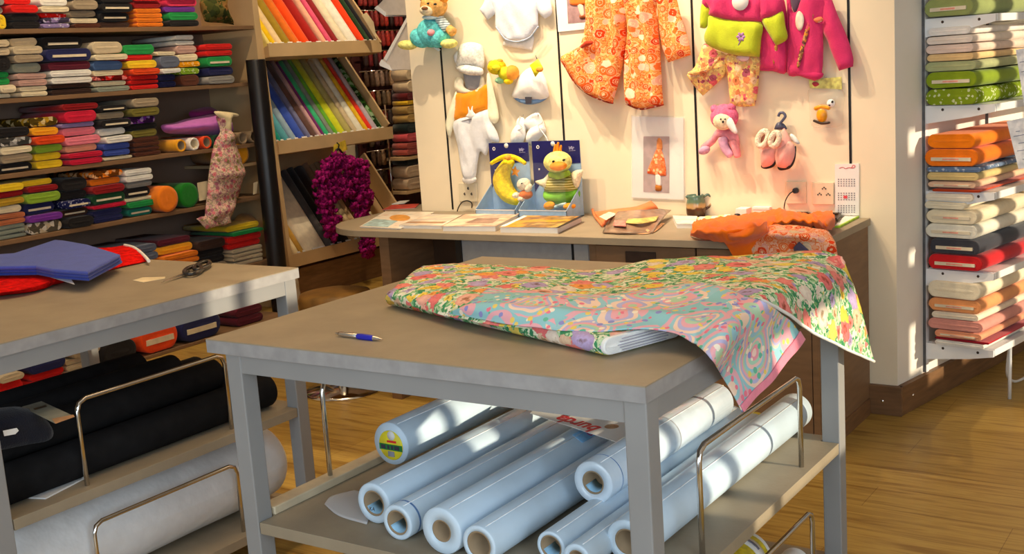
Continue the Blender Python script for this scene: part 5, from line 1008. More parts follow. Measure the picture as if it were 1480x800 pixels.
# orange blouse thrown over the counter edge
OC = cloth((250, 118, 14))
t = thing('orange_blouse', 'crumpled orange blouse with flowered skirt hanging over the counter front', 'clothes', ctr(1110, 330))
def cc(L_): return [onz(x, y, CZ+z) for x, y, z in L_]
R_ = [cc([(998, 340, .004), (1020, 346, .01), (1050, 350, .02), (1085, 345, .02), (1110, 330, .03), (1150, 326, .03), (1180, 328, .03), (1196, 334, .02), (1206, 327, .01)]),
      cc([(1000, 332, .05), (1024, 334, .06), (1050, 332, .07), (1084, 328, .075), (1112, 321, .07), (1148, 318, .065), (1180, 319, .06), (1194, 322, .075), (1207, 318, .05)]),
      cc([(1002, 323, .03), (1022, 321, .045), (1046, 318, .055), (1082, 314, .06), (1116, 308, .06), (1142, 309, .05), (1163, 313, .045), (1184, 312, .05), (1204, 309, .05)]),
      cc([(1004, 320, .002), (1024, 318, .002), (1047, 315, .002), (1083, 311, .002), (1117, 306, .003), (1142, 307, .003), (1164, 311, .003), (1184, 310, .003), (1203, 307, .004)])]
rr = sheet(R_, 12, 12)
for row_ in rr:
    for p in row_: p.y = min(p.y, WY-.012)
for row_ in rr:
    for p in row_:
        k_ = min(1, max(0, (p.z-CZ)/.04)); p.z += k_*(.020*noise.noise(V((p.x*16, p.y*16, 1)))+.028*(.25-abs(noise.noise(V((p.x*24+p.y*9, p.y*12, 2)))))); p.z = max(p.z, CZ+.001)
link('body', MB().grid(rr), OC, t, solid=.003)
CY = 4.085
R_ = [[onz(1046, 340, CZ+.05), onz(1070, 334, CZ+.075), onz(1092, 328, CZ+.085), onz(1108, 318, CZ+.08)], [onz(1044, 347, CZ+.02), onz(1066, 344, CZ+.05), onz(1086, 340, CZ+.06), onz(1109, 330, CZ+.06)], [ony(1049, 352, CY), ony(1070, 352, CY-.02), ony(1090, 347, CY-.02), onz(1112, 340, CZ+.03)], [ony(1061, 372, CY+.01), ony(1070, 378, CY), ony(1085, 378, CY-.01), ony(1106, 378, CY)]]
link('sleeve', MB().grid(sheet(R_, 8, 8, .006, 18)), OC, t, solid=.003)
MP = rosettes('orange_pink_retro_flowers', [(240, 170, 130), (236, 120, 60), (246, 190, 160)], [(232, 90, 40), (220, 190, 160), (240, 120, 60), (232, 160, 150), (226, 70, 30)], 19, 1)
R_ = [[onz(1108, 322, CZ+.06), onz(1125, 324, CZ+.06), onz(1150, 327, CZ+.055), onz(1176, 330, CZ+.05), onz(1198, 334, CZ+.04)], [onz(1100, 336, CZ+.04), onz(1122, 338, CZ+.045), onz(1150, 340, CZ+.04), onz(1178, 341, CZ+.035), onz(1204, 344, CZ+.02)],
      [ony(1084, 350, CY), ony(1110, 352, CY-.02), ony(1145, 352, CY-.02), ony(1180, 352, CY-.02), ony(1208, 352, CY)], [ony(1066, 372, CY+.01), ony(1100, 374, CY-.01), ony(1140, 374, CY-.015), ony(1180, 374, CY-.01), ony(1211, 372, CY+.01)], [ony(1062, 392, CY+.02), ony(1100, 394, CY), ony(1140, 394, CY), ony(1180, 394, CY), ony(1213, 392, CY+.01)]]
link('flowered_skirt', MB().grid(sheet(R_, 8, 8, .006, 16)), MP, t, solid=.003)
link('dark_patch', MB().grid(sheet([[ony(1147, 357, CY-.032), ony(1155, 349, CY-.034)], [ony(1148, 366, CY-.03), ony(1171, 363, CY-.034)]], 3, 3)), cloth((74, 70, 96)), t, solid=.002)
# stool in front of the counter
sx, sy = -3.93, 4.18
t = thing('stool', 'low brown upholstered stool with chrome foot at the counter end', 'stool', (sx, sy, 0))
link('cushion', MB().lathe([(0, .39), (.165, .39), (.18, .41), (.183, .48), (.172, .505), (.12, .515), (0, .517)], (sx, sy, 0), (0, 0, 1), 36), mat('brown_upholstery', (128, 92, 40), .5, var=.15, scale=12), t)
link('column', MB().lathe([(.03, .03), (.03, .39)], (sx, sy, 0), (0, 0, 1), 20), CHROME, t); link('base', MB().lathe([(0, .04), (.06, .035), (.19, .016), (.2, .008), (.2, 0), (0, 0)], (sx, sy, 0), (0, 0, 1), 40), CHROME, t)
# ------------------------------------------------------------------ cloth on the main table
MFL = floral('garden_flower_print', [(70, 150, 100), (226, 232, 200), (120, 186, 130), (236, 232, 206), (60, 132, 92), (176, 210, 160), (240, 236, 214), (120, 176, 110), (200, 214, 170), (84, 150, 96)],
             [(246, 146, 136), (248, 226, 110), (186, 168, 212), (248, 190, 168), (250, 170, 90), (244, 230, 210), (242, 130, 126), (250, 218, 90), (196, 178, 220), (234, 204, 170)], 14, 95, .68)
MPS = paisley('paisley_print')
SELV = cloth((246, 244, 238)); TT = TZ
cl = thing('floral_bolt', 'bolt of garden flower cotton half unrolled across the main table', 'cloth', onz(730, 450, TT))
a = onz(556, 432, TT+.022); b = onz(866, 503, TT+.022)
dirl = (a-b); dirl.z = 0; LN = dirl.length; dirl.normalize(); wd = V((0, 0, 1)).cross(dirl).normalized()
if wd.y < 0: wd = -wd
BC = b+wd*.115
link('bolt', bolt_mesh(V((BC.x, BC.y, TT+.0225)), wd, V((0, 0, 1)), dirl, .225, .042, LN, 1, .004), MFL, cl)
eb = V((BC.x, BC.y, TT+.0225))
link('bolt_end', bolt_mesh(eb-dirl*.012, wd, V((0, 0, 1)), dirl, .22, .038, .03, 1, .003), SELV, cl)
lm = MB()
for k in range(5): lm.obox(eb-dirl*(.0145)+V((0, 0, -.012+k*.006)), wd, V((0, 0, 1)), dirl, (.15-.012*abs(k-2), .0016, .003))
link('fold_lines', lm, cloth((180, 176, 190)), cl)
def tz(x, y, z): return onz(x, y, z)
def tx(x, y, xx): return onx(x, y, xx)
A = [tz(612, 384, .985), tz(700, 381, .99), tz(790, 386, .98), tz(868, 391, .965), tz(930, 377, .985), tz(1010, 371, .99), tz(1100, 368, .985), tz(1180, 363, .99), tz(1217, 371, .985)]
B = [tz(584, 404, .992), tz(690, 401, 1.0), tz(790, 408, .99), tz(868, 411, .975), tz(940, 403, .985), tz(1030, 402, .995), tz(1110, 398, 1.0), tx(1188, 400, -.985), tx(1236, 420, -.965)]
C = [tz(562, 422, .985), tz(680, 432, 1.0), tz(780, 438, .995), tz(870, 440, .985), tz(950, 430, .99), tz(1040, 424, 1.0), tz(1108, 420, 1.005), tx(1180, 438, -.965), tx(1252, 470, -.945)]
D = [tz(556, 432, .962), tz(690, 466, .968), tz(780, 474, .975), tz(870, 470, .98), tz(950, 452, .985), tz(1050, 440, .99), tz(1106, 434, 1.0), tx(1184, 484, -.955), tx(1265, 521, -.93)]
rows_ = sheet([A, B, C, D], 9, 9)
for r_ in rows_:
    for p in r_:
        k_ = .006*noise.noise(V((p.x*9, p.y*9, p.z*4)))+.003*noise.noise(V((p.x*22, p.y*22, 3)))
        if p.x < -1.0: p.z = max(p.z+k_, TT+.004)
        else: p.x += k_*1.2; p.x = max(p.x, -.994)
link('unrolled_cloth', MB().grid(rows_), MFL, cl, solid=.0025)
last = rows_[-1]; n_ = len(last); sv = last[int(n_*.735):]
link('selvage', MB().tube([p+V((.001, 0, -.002)) for p in sv], .0042, 6), SELV, cl)
# paisley cloth with pink border on top of it
pc = thing('paisley_cloth', 'pastel paisley cloth with pink border lying on the flowered bolt and drooping', 'cloth', tz(960, 460, TT))
top_ = [tz(712, 416, 1.004), tz(800, 424, 1.008), tz(880, 424, 1.0), tz(960, 416, 1.004), tz(1020, 412, 1.012), tz(1075, 428, 1.016), tz(1108, 438, 1.014), tx(1140, 462, -.955), tx(1160, 490, -.945)]
mid_ = [tz(676, 438, 1.004), tz(780, 450, 1.006), tz(868, 452, 1.0), tz(950, 446, 1.002), tz(1012, 452, 1.008), tz(1058, 474, 1.0), tx(1084, 492, -.965), tx(1108, 518, -.955), tx(1124, 538, -.945)]
bot_ = [tz(646, 452, .974), tz(756, 472, .978), tz(862, 478, .985), tz(948, 474, .99), tz(1000, 494, .975), tz(1028, 520, .955), tx(1046, 545, -.975), tx(1062, 572, -.965), tx(1074, 595, -.955)]
rp = sheet([top_, mid_, bot_], 9, 12)
for r_ in rp:
    for p in r_:
        k_ = .006*noise.noise(V((p.x*12, p.y*12, p.z*5+7)))
        if p.x < -1.0: p.z = max(p.z+k_, TT+.006)
        else: p.x += k_; p.x = max(p.x, -.990)
from mathutils.bvhtree import BVHTree
nr_, nc_ = len(rows_), len(rows_[0])
bv = BVHTree.FromPolygons([p for r_ in rows_ for p in r_], [(i*nc_+j, i*nc_+j+1, (i+1)*nc_+j+1, (i+1)*nc_+j) for i in range(nr_-1) for j in range(nc_-1)])
for i_, r_ in enumerate(rp):
    for j_, p in enumerate(r_):
        v_ = i_/(len(rp)-1); ridge = .012*exp(-((v_-.22-.1*sin(j_*.12))/.10)**2)+.009*exp(-((v_-.62+.12*sin(j_*.09+1))/.08)**2)
        if p.x < -1.0: p.z += ridge*min(1, j_/6)
        h_ = bv.ray_cast(V((p.x, p.y, 2)), V((0, 0, -1)))[0]
        if h_ is not None and p.x < -.998: p.z = max(p.z, h_.z+.005)
link('cloth', MB().grid(rp), MPS, pc, solid=.0025)
PKB = cloth((240, 140, 160))
nb = len(rp[0]); k0 = nb-9
bord = [[r_[j]+V((.0035, 0, .002)) for j in range(k0+4, nb)] for r_ in rp]; bord = [r_+[r_[-1]+(r_[-1]-r_[-2])*.6] for r_ in bord]
link('pink_border', MB().grid(bord), PKB, pc, solid=.003)
# ball pen
P0_, P1_ = tz(489, 482, TT+.007), tz(553, 490, TT+.006); d = (P1_-P0_).normalized(); ln = (P1_-P0_).length
t = thing('ballpoint_pen', 'silver and blue ballpoint pen on the main table', 'pen', (P0_+P1_)/2-V((0, 0, .0065)))
link('barrel', MB().lathe([(0, 0), (.0045, .001), (.0055, .01), (.0058, ln*.46), (.0045, ln*.47)], P0_, d, 16), mat('satin_silver', (206, 200, 192), .25, .9, var=.02), t)
link('grip', MB().lathe([(.006, ln*.44), (.0072, ln*.5), (.0072, ln*.74), (.0062, ln*.8)], P0_, d, 16), mat('blue_rubber', (36, 40, 170), .4, var=.05), t)
link('tip', MB().lathe([(.006, ln*.79), (.004, ln*.9), (.0012, ln*.97), (.0008, ln)], P0_, d, 16), mat('satin_silver', (206, 200, 192)), t); link('button', MB().lathe([(.003, -.008), (.0035, 0), (.0035, .003), (0, .003)], P0_, d, 12), CHROME, t)
link('clip', MB().obox(P0_+d*ln*.2+V((0, 0, .0075)), d, d.cross(V((0, 0, 1))), V((0, 0, 1)), (ln*.3, .003, .0015)), CHROME, t)
# ------------------------------------------------------------------ rolls of interfacing on the shelf below
FILM = mat('white_interfacing', (206, 226, 242), .35, var=.03, scale=8, spec=.5); FILM2 = mat('soft_white_interfacing', (240, 240, 240), .6, var=.03, scale=8)
LBLUE = mat('blue_paper_label', (150, 196, 226), .6, var=.08, scale=30)
S0 = .4755
def roll(px, py, r, ln, label, hole=.55, z=None, m=FILM, dx=0, end='near', tilt=0, grp='white rolls on the main table shelf', xy=None):
    zc = (S0+r) if z is None else z
    P = onz(px, py, zc) if xy is None else V((xy[0], xy[1], zc)); d = V((dx, 1, tilt)).normalized()
    if end == 'far': P = P-d*ln
    t = thing('interfacing_roll', label, 'roll', P+d*ln/2-V((0, 0, r)), grp)
    h = r*hole if hole else 0
    prof = [(h, .02), (h, 0), (r*.96, 0), (r, .003), (r, ln-.003), (r*.96, ln), (h, ln), (h, ln-.02)] if hole else [(0, 0), (r*.4, 0), (r*.97, 0), (r, .004), (r, ln-.004), (r*.96, ln), (0, ln)]
    link('roll', MB().lathe(prof, P, d, 40), m, t)
    if hole: link('core_tube', MB().lathe([(h*.995, ln), (h*.995, .001), (h*.86, .001), (h*.86, ln)], P, d, 28), TUBE, t)
    link('wrap_seam', MB().tube([P+d*.01+V((.35*r, 0, .945*r)), P+d*(ln-.01)+V((.45*r, 0, .9*r))], .0012, 6), mat('clear_tape', (236, 240, 246), .2), t)
    return t, P, d
def inlabel(t, P, d, r, hole, txt=None):
    h = r*hole*.84; mb = MB(); pts = []
    for k in range(7):
        a = radians(205+k*18); pts.append([P+d*l+V((cos(a)*h, 0, sin(a)*h)) for l in (.004, .05)])
    mb.grid(pts); lb = link('core_label', mb, LBLUE, t, solid=.001)
    if txt: lettering(txt, .013, INK, P+d*.003+V((-.004, -.006, -h*.5)), (1, 0, 0), (0, .3, .95), lb)
t, P, d = roll(565, 641, .060, .74, 'fat white roll with yellow label, furthest left on the table shelf', 0, z=.5575)
YL = mat('yellow_label', (246, 222, 50), .4, var=.08, scale=30)
lc = P-d*.0012
link('round_label', MB().lathe([(0, .0), (.041, 0), (.042, .001), (0, .001)], lc-V((.0, 0, .004)), d, 30), YL, t)
link('label_band', MB().box((lc.x-.04, lc.y-.0012, lc.z-.018), (lc.x+.04, lc.y-.0003, lc.z-.001)), mat('green_label', (30, 130, 60), .4), t)
link('label_print', MB().box((lc.x-.034, lc.y-.002, lc.z-.015), (lc.x-.018, lc.y-.0012, lc.z-.004)).box((lc.x-.012, lc.y-.002, lc.z-.015), (lc.x-.004, lc.y-.0012, lc.z-.004)).box((lc.x+.001, lc.y-.002, lc.z-.015), (lc.x+.009, lc.y-.0012, lc.z-.004)).box((lc.x+.013, lc.y-.002, lc.z-.015), (lc.x+.03, lc.y-.0012, lc.z-.004)), INK, t)
link('label_print', MB().box((lc.x-.012, lc.y-.0014, lc.z+.004), (lc.x+.02, lc.y-.0003, lc.z+.010)), cloth((226, 40, 40)), t); link('label_print', MB().lathe([(0, .0), (.013, 0), (.013, .001)], lc+V((.004, -.0012, .024)), d, 16), PAPER, t); link('bar_code', MB().box((lc.x-.011, lc.y-.0014, lc.z-.036), (lc.x+.011, lc.y-.0003, lc.z-.021)), mat('bar_code_grey', (150, 150, 160), .5), t)
t, P, d = roll(540, 727, .0515, .95, 'white roll with a blue label in its core, second from left on the shelf', .64); inlabel(t, P, d, .0515, .64, 'KA')
t, P, d = roll(574, 755, .043, .95, 'thin white roll with blue edge print, third from left', .72); inlabel(t, P, d, .043, .72)
link('edge_print', MB().lathe([(.0434, .03), (.0434, .036)], P, d, 40), mat('blue_print', (110, 150, 206), .5), t)
t, P, d = roll(638, 767, .0555, .95, 'thick white roll with an empty brown core, fourth from left', .48)
pl_ = P+d*.60+V((.03, 0, .047)); lb = link('blue_sticker', MB().obox(pl_, V((1, 0, -.6)).normalized(), d, V((.55, 0, .84)).normalized(), (.035, .085, .001)), mat('sky_blue_label', (140, 190, 230), .5), t)
lettering('CK', .022, mat('magenta_print', (170, 40, 110), .5), pl_+V((.001, .012, .002)), -V((1, 0, -.6)).normalized(), -d, lb, True)
t, P, d = roll(692, 787, .0445, .95, 'slim white roll leaning beside the gap, fifth from left', .72)
t, P, d = roll(796, 790, .036, 1.0, 'thin white roll under the short one, right of the gap', .76); inlabel(t, P, d, .036, .76)
t, P, d = roll(1150, 592, .050, 1.02, 'thick white roll along the chrome rail on the right shelf edge', .6, end='far', xy=None)
t, P, d = roll(1103, 594, .034, 1.0, 'white roll with a yellow end, second from the right shelf edge', .6, end='far', xy=(-1.236, 2.975))
link('yellow_end', MB().lathe([(.0342, .985), (.0344, .99), (.0344, 1.001), (.02, 1.0015)], P, d, 36), YL, t)
t, P, d = roll(857, 697, .0515, .70, 'glossy white roll lying on the others, core holding a pale label', .56, z=.586, m=mat('glossy_film', (216, 230, 242), .1, var=.02, spec=.8)); inlabel(t, P, d, .0515, .56)
link('blue_tape', MB().lathe([(.052, .05), (.052, .053)], P, d, 40), mat('blue_print', (110, 150, 206)), t); link('tape', MB().lathe([(.052, .36), (.052, .364)], P, d, 36), mat('grey_tape', (170, 170, 176), .4), t)
t = thing('cream_folder', 'cream card folder leaning behind the clear film roll', 'folder', onz(970, 600, .6))
link('card', MB().prism([onx(x, y, -1.43) for x, y in ((930, 625), (958, 598), (1030, 560), (1046, 556), (1040, 575), (960, 615))], (-.004, 0, 0)), mat('cream_folder_card', (244, 228, 180), .6), t)
# white leaflet with red printing lying on the rolls, its top towards the table back
t = thing('pattern_leaflet', 'white leaflet with red upside down lettering lying across the rolls under the tabletop', 'leaflet', onz(840, 615, .60))
zl = .606
C4 = [onz(768, 594, zl), onz(898, 634, zl), onz(935, 622, zl+.02), onz(800, 585, zl+.01)]
C4 = [onz(766, 597, zl), onz(895, 640, zl), onz(925, 604, zl), onz(795, 573, zl)]
link('sheet', MB().prism(C4, (0, 0, .0012)), PAPER, t)
ex = (C4[0]-C4[1]).normalized(); ey = V((0, 0, 1)).cross(ex)
lettering('burda', .070, mat('red_print', (206, 20, 44), .5), onz(833, 611, zl+.0014), ex, ey, t, True)
link('printed_button', MB().lathe([(0, .001), (.018, .001), (.019, 0)], onz(884, 616, zl+.0012), (0, 0, 1), 18), mat('brown_print', (170, 130, 96)), t); link('printed_button', MB().lathe([(0, .001), (.016, .001), (.017, 0)], onz(822, 598, zl+.0012), (0, 0, 1), 18), mat('dark_metal', (58, 42, 34)), t)
t = thing('tissue_paper', 'loose translucent paper sheet under the second roll on the shelf', 'paper', onz(510, 740, .477)); 
link('sheet', MB().grid(sheet([[onz(469, 728, .478), onz(490, 745, .478), onz(530, 757, .478)], [onz(480, 716, .48), onz(510, 722, .482), onz(540, 730, .478)], [onz(512, 708, .479), onz(530, 712, .48), onz(545, 716, .478)]], 5, 5)), clear('tissue', (240, 238, 238), .6, .5), t, solid=.001)
# bottom shelf
def lowroll(px, py, r, ln, label, m, end_m):
    P = onz(px, py, .1305+r); d = V((0, -1, 0)); t = thing('wadding_roll', label, 'roll', P+d*ln/2-V((0, 0, r)))
    link('roll', MB().lathe([(r*.3, 0), (r*.96, 0), (r, .004), (r, ln), (r*.3, ln)], P, d, 36), m, t); link('end_band', MB().lathe([(r*1.002, .0), (r*1.006, .004), (r*1.006, .012), (r*1.002, .014)], P, d, 36), PAPER, t); return t, P, d
t, P, d = lowroll(1082, 800, .066, .8, 'yellow packed roll on the bottom shelf of the main table', mat('yellow_packing', (226, 206, 20), .45, var=.12, scale=60), PAPER)
r = .067; mb = MB(); arc = [[P+d*l+V((cos(radians(a))*r, 0, sin(radians(a))*r)) for l in (.035, .075)] for a in range(20, 161, 14)]; bd = link('white_band', mb.grid(arc), PAPER, t, solid=.001)
link('band_print', MB().grid([[P+d*l+V((cos(radians(a))*(r+.001), 0, sin(radians(a))*(r+.001))) for l in (.046, .056)] for a in range(40, 130, 10)]), mat('grey_print', (120, 120, 140), .5), bd, solid=.0005)
t, P, d = lowroll(1150, 812, .042, .8, 'white roll beside the yellow one on the bottom shelf', FILM2, PAPER)
# ------------------------------------------------------------------ left cutting table
LX = TT
t = thing('blue_cloth', 'folded blue cloth lying on red cloth on the left table', 'cloth', onz(80, 380, LX)); BL = cloth((66, 78, 170))
bp = [(128, 398), (78, 394), (52, 389), (0, 390), (-60, 396), (-40, 374), (20, 370), (80, 350), (94, 351), (128, 357), (176, 372)]
for i, (nm, z, sc_) in enumerate((('lower_fold', LX+.028, 1.0), ('middle_fold', LX+.042, .99), ('top_fold', LX+.056, .985))):
    c_ = sum((V(q) for q in bp), V((0, 0)))/len(bp); mb = MB(); P_ = [onz(c_.x+(x-c_.x)*sc_+(2-i)*.5, c_.y+(y_-c_.y)*sc_+(2-i)*4.2, z) for x, y_ in bp]
    P2 = [V((p.x, p.y, z)) for p in P_]; mb.prism(P2, (0, 0, .012)); link(nm, mb, cloth((70, 84, 176) if i == 2 else (56, 72, 166)), t, bevel=.005)
RED = mat('red_fuzzy_cloth', (226, 24, 20), .95, var=.2, scale=40, spec=.05, bump=.7, bscale=120)
t = thing('red_cloth', 'fuzzy red cloth under the blue cloth on the left table', 'cloth', onz(40, 420, LX))
rr = sheet([[onz(-70, 436, LX+.004), onz(0, 427, LX+.004), onz(54, 420, LX+.004), onz(84, 409, LX+.004), onz(130, 398, LX+.004), onz(165, 388, LX+.004), onz(214, 377, LX+.004)],
            [onz(-70, 420, LX+.03), onz(0, 416, LX+.035), onz(50, 408, LX+.035), onz(84, 402, LX+.02), onz(128, 392, LX+.015), onz(165, 380, LX+.015), onz(208, 368, LX+.014)],
            [onz(-70, 400, LX+.026), onz(0, 396, LX+.026), onz(46, 394, LX+.026), onz(80, 388, LX+.022), onz(124, 380, LX+.02), onz(165, 368, LX+.018), onz(200, 359, LX+.014)],
            [onz(-70, 385, LX+.02), onz(0, 380, LX+.02), onz(40, 374, LX+.02), onz(80, 366, LX+.018), onz(126, 360, LX+.014), onz(160, 357, LX+.012), onz(182, 354, LX+.008)]], 7, 7)
for r_ in rr:
    for p in r_: p.z = min(max(LX+.003, p.z+.005*noise.noise(V((p.x*18, p.y*18, 1)))), LX+.0265 if p.x < -2.95 and False else 9)
for r_ in rr:
    for p in r_: p.z = min(p.z, LX+.024)
link('cloth', MB().grid(rr), RED, t, solid=.003)
link('white_edge', MB().tube(smoothpath([onz(x, y_, LX+.016) for x, y_ in ((180, 354), (192, 357), (200, 362), (208, 369), (215, 377))]), .006, 8), SELV, t)
solo('paper_slip', MB().prism([onz(x, y_, LX+.027) for x, y_ in ((68, 399), (98, 396), (108, 411))], (0, 0, .0006)), PAPER, 'white paper corner sticking out under the blue cloth', 'paper')
solo('paper_slip', MB().prism([onz(x, y_, LX+.0005) for x, y_ in ((192, 405), (206, 401), (239, 400), (238, 402.5), (207, 408))], (0, 0, .001)), CARD, 'cream paper slip lying by the scissors on the left table', 'paper')
zs = LX+.008
t = thing('scissors', 'black handled scissors lying open on the left table', 'scissors', onz(265, 395, LX))
for nm, (x0, y0), (x1, y1), w_ in (('blade', (233, 408.5), (268, 395.5), 0), ('blade', (236, 406.5), (268, 394.5), 1)):
    a, b = onz(x0, y0, zs-.003+.0015*w_), onz(x1, y1, zs+.0015*w_); d = (b-a).normalized(); n = V((0, 0, 1)).cross(d)
    link('blade', MB().prism([a, b-n*.006, b+n*.007], (0, 0, .0018)), mat('satin_silver', (206, 200, 192)), t)
def loop(cx, cy, rx, ry, ang):
    return [onz(cx+rx*cos(a)*cos(ang)-ry*sin(a)*sin(ang), cy+rx*cos(a)*sin(ang)+ry*sin(a)*cos(ang), zs+.004) for a in [2*pi*k/18 for k in range(18)]]
HB = mat('black_handle', (40, 36, 34), .25, spec=.6)
link('handle', MB().tube(loop(279, 390, 13, 5, -.25), .0075, 10, closed=True), HB, t); link('handle', MB().tube(loop(292, 383.5, 12, 4.2, -.4), .0075, 10, closed=True), HB, t)
link('pivot', MB().lathe([(0, .004), (.006, .003), (.007, 0)], onz(267, 395.5, zs+.002), (0, 0, 1), 14), CHROME, t); link('shank', MB().tube([onz(267, 395.5, zs+.002), onz(272, 392, zs+.004)], .006, 8), HB, t)
# black rolls on the left table's shelf
BK = mat('black_cloth', (22, 21, 22), .8, var=.2, scale=20, spec=.15)
def broll(x, y1, r, z, ln, label, m=BK):
    P = V((x, y1, z)); d = V((0, -1, 0)); t = thing('black_roll', label, 'fabric roll', P+d*ln/2-V((0, 0, r)), 'black rolls on the left table')
    link('rolled_fabric', MB().lathe([(r*.35, 0), (r*.6, .002), (r*.8, 0), (r*.97, .002), (r, .007), (r, ln), (r*.35, ln)], P, d, 32), m, t); link('core', MB().lathe([(r*.34, .0), (r*.34, ln), (r*.28, ln), (r*.28, 0)], P, d, 20), TUBE, t)
zl0 = .4755
broll(-2.855, 2.66, .056, zl0+.056, 1.04, 'black fabric roll along the chrome rail on the left table shelf'); broll(-2.975, 2.665, .06, zl0+.06, 1.0, 'black fabric roll lying second from the rail on the left table')
broll(-3.1, 2.67, .06, zl0+.06, 1.0, 'black fabric roll lying third from the rail'); broll(-2.915, 2.50, .05, zl0+.148, .9, 'black fabric roll on top, nearest the rail'); broll(-3.04, 2.44, .055, zl0+.162, .95, 'black fabric roll on top, second from the rail')
broll(-3.23, 2.70, .065, zl0+.065, 1.05, 'black fabric roll lying fourth from the rail'); broll(-3.165, 2.40, .055, zl0+.168, .9, 'black fabric roll on top, behind the others')
t = thing('dark_garment', 'crumpled navy black garment lying on the black rolls', 'clothes', onz(40, 640, .60))
g_ = puff([(-40, 600), (10, 588), (40, 590), (62, 602), (76, 622), (70, 636), (40, 642), (0, 650), (-40, 655)], 0, .05, plane=(onx(40, 620, -2.835), (1, 0, .3)), wr=.04, ws=22); link('cloth', g_, cloth((30, 32, 44)), t); link('care_label', MB().prism([onp(x, y_, onx(40, 620, -2.77), V((1, 0, .3))) for x, y_ in ((4, 622), (24, 618), (27, 622), (22, 627), (6, 630))], (.001, 0, .0003)), PAPER, t)
t = thing('printed_card', 'grey printed card with brown corner lying on the black rolls', 'card', onz(75, 595, .7)); Pc = [onz(x, y_, .715) for x, y_ in ((32, 588), (60, 580), (108, 602), (80, 612))]
link('card', MB().prism(Pc, (0, 0, .0015)), mat('grey_green_card', (130, 132, 122), .5, var=.12, scale=30), t); link('brown_corner', MB().prism([onz(x, y_, .7168) for x, y_ in ((75, 605), (106, 599), (108, 602), (80, 612))], (0, 0, .0006)), mat('brown_print', (170, 130, 96)), t); link('printed_line', MB().prism([onz(x, y_, .7168) for x, y_ in ((48, 590), (66, 585), (68, 587), (50, 592))], (0, 0, .0006)), mat('dark_metal', (58, 42, 34)), t)
t = thing('label_holder', 'white price rail holder at the front of the left table shelf', 'holder', onz(85, 705, .477))
link('plate', MB().prism([onz(x, y_, .4757) for x, y_ in ((40, 720), (66, 721), (126, 690), (98, 684))], (0, 0, .004)), WHITEMETAL, t); link('upright', MB().prism([onz(x, y_, .48) for x, y_ in ((96, 689), (125, 690), (126, 688), (98, 687))], (0, 0, .014)), WHITEMETAL, t)
t = thing('marker_pen', 'dark pencil lying along the left table shelf edge', 'pen', onz(60, 703, .476)); a, b = onz(34, 717, .4805), onz(96, 690, .4805); d = (b-a).normalized(); l_ = (b-a).length
link('barrel', MB().lathe([(0, .012), (.0042, .02), (.0045, l_), (0, l_)], a, d, 12), mat('dark_metal', (58, 42, 34)), t); link('tip', MB().lathe([(0, 0), (.0042, .02)], a, d, 12), mat('grey_white_paper', (226, 216, 206)), t)
# wadding
t = thing('wadding_roll', 'big white wadding roll on the bottom shelf of the left table', 'roll', (-2.93, 2.1, .131)); mb = MB(); r = .130; x_, z_ = -2.945, .131+.135; rings = []
for l, s in ((1.30, .1), (1.30, .8), (1.32, .95), (1.4, 1.0), (1.7, 1.0), (2.0, 1.02), (2.3, .99), (2.62, 1.0), (2.68, .96), (2.70, .85), (2.69, .6), (2.70, .35), (2.69, .1)):
    rings.append([V((x_+cos(2*pi*k/40)*r*s*(1+.03*noise.noise(V((l*4, cos(k*.157)*2, sin(k*.157)*2)))), l, z_+sin(2*pi*k/40)*r*s)) for k in range(41)])
link('wadding', mb.grid(rings), mat('white_wadding', (236, 238, 240), .9, var=.03, scale=12, bump=.3, bscale=30, spec=.1), t); link('core', MB().lathe([(.02, 0), (.02, .012), (.014, .012), (.014, 0)], (x_, 2.689, z_), (0, 1, 0), 16), TUBE, t)
# ------------------------------------------------------------------ white wall shelf on the right wall
S0R = .245; SL = 1.5; 
def rw(s, n, z): return RB+RD*s+RN*n+V((0, 0, z))
t = thing('metal_shelf', 'white metal wall shelf full of fabric bolts at the right', 'shelf', rw(S0R+.5, .15, 0))
def rbox(s0, s1, n0, n1, z0, z1): return MB().prism([rw(s0, n0, z0), rw(s1, n0, z0), rw(s1, n1, z0), rw(s0, n1, z0)], (0, 0, z1-z0))
for s in (S0R, S0R+.62, S0R+1.24):
    link('upright', rbox(s-.012, s+.012, .0005, .014, .13, 2.3), WHITEMETAL, t); link('slot_strip', rbox(s-.0135, s-.012, .0008, .013, .13, 2.3), mat('dark_slot', (90, 90, 92), .6), t)
SHZ = [.262, .585, .915, 1.268, 1.62]
for z in SHZ:
    link('shelf_board', rbox(S0R+.012, S0R+SL, .014, .30, z-.03, z), WHITEMETAL, t, bevel=.002)
    br = MB().prism([rw(S0R-.006, .012, z-.002), rw(S0R-.006, .30, z-.002), rw(S0R-.006, .30, z-.03), rw(S0R-.006, .20, z-.05), rw(S0R-.006, .012, z-.075)], RD*.012)
    link('bracket', br, WHITEMETAL, t)
    for n in (.085, .235): link('screw', MB().lathe([(0, .002), (.005, .0015), (.006, 0)], rw(S0R-.006, n, z-.018), -RD, 10), mat('dark_metal', (58, 42, 34)), t)
link('leg', MB().tube([rw(S0R+.2, .285, 0), rw(S0R+.2, .285, .235)], .008, 8), WHITEMETAL, t)
RSN = ['lowest right shelf', 'second lowest right shelf', 'middle right shelf', 'second highest right shelf', 'highest right shelf']
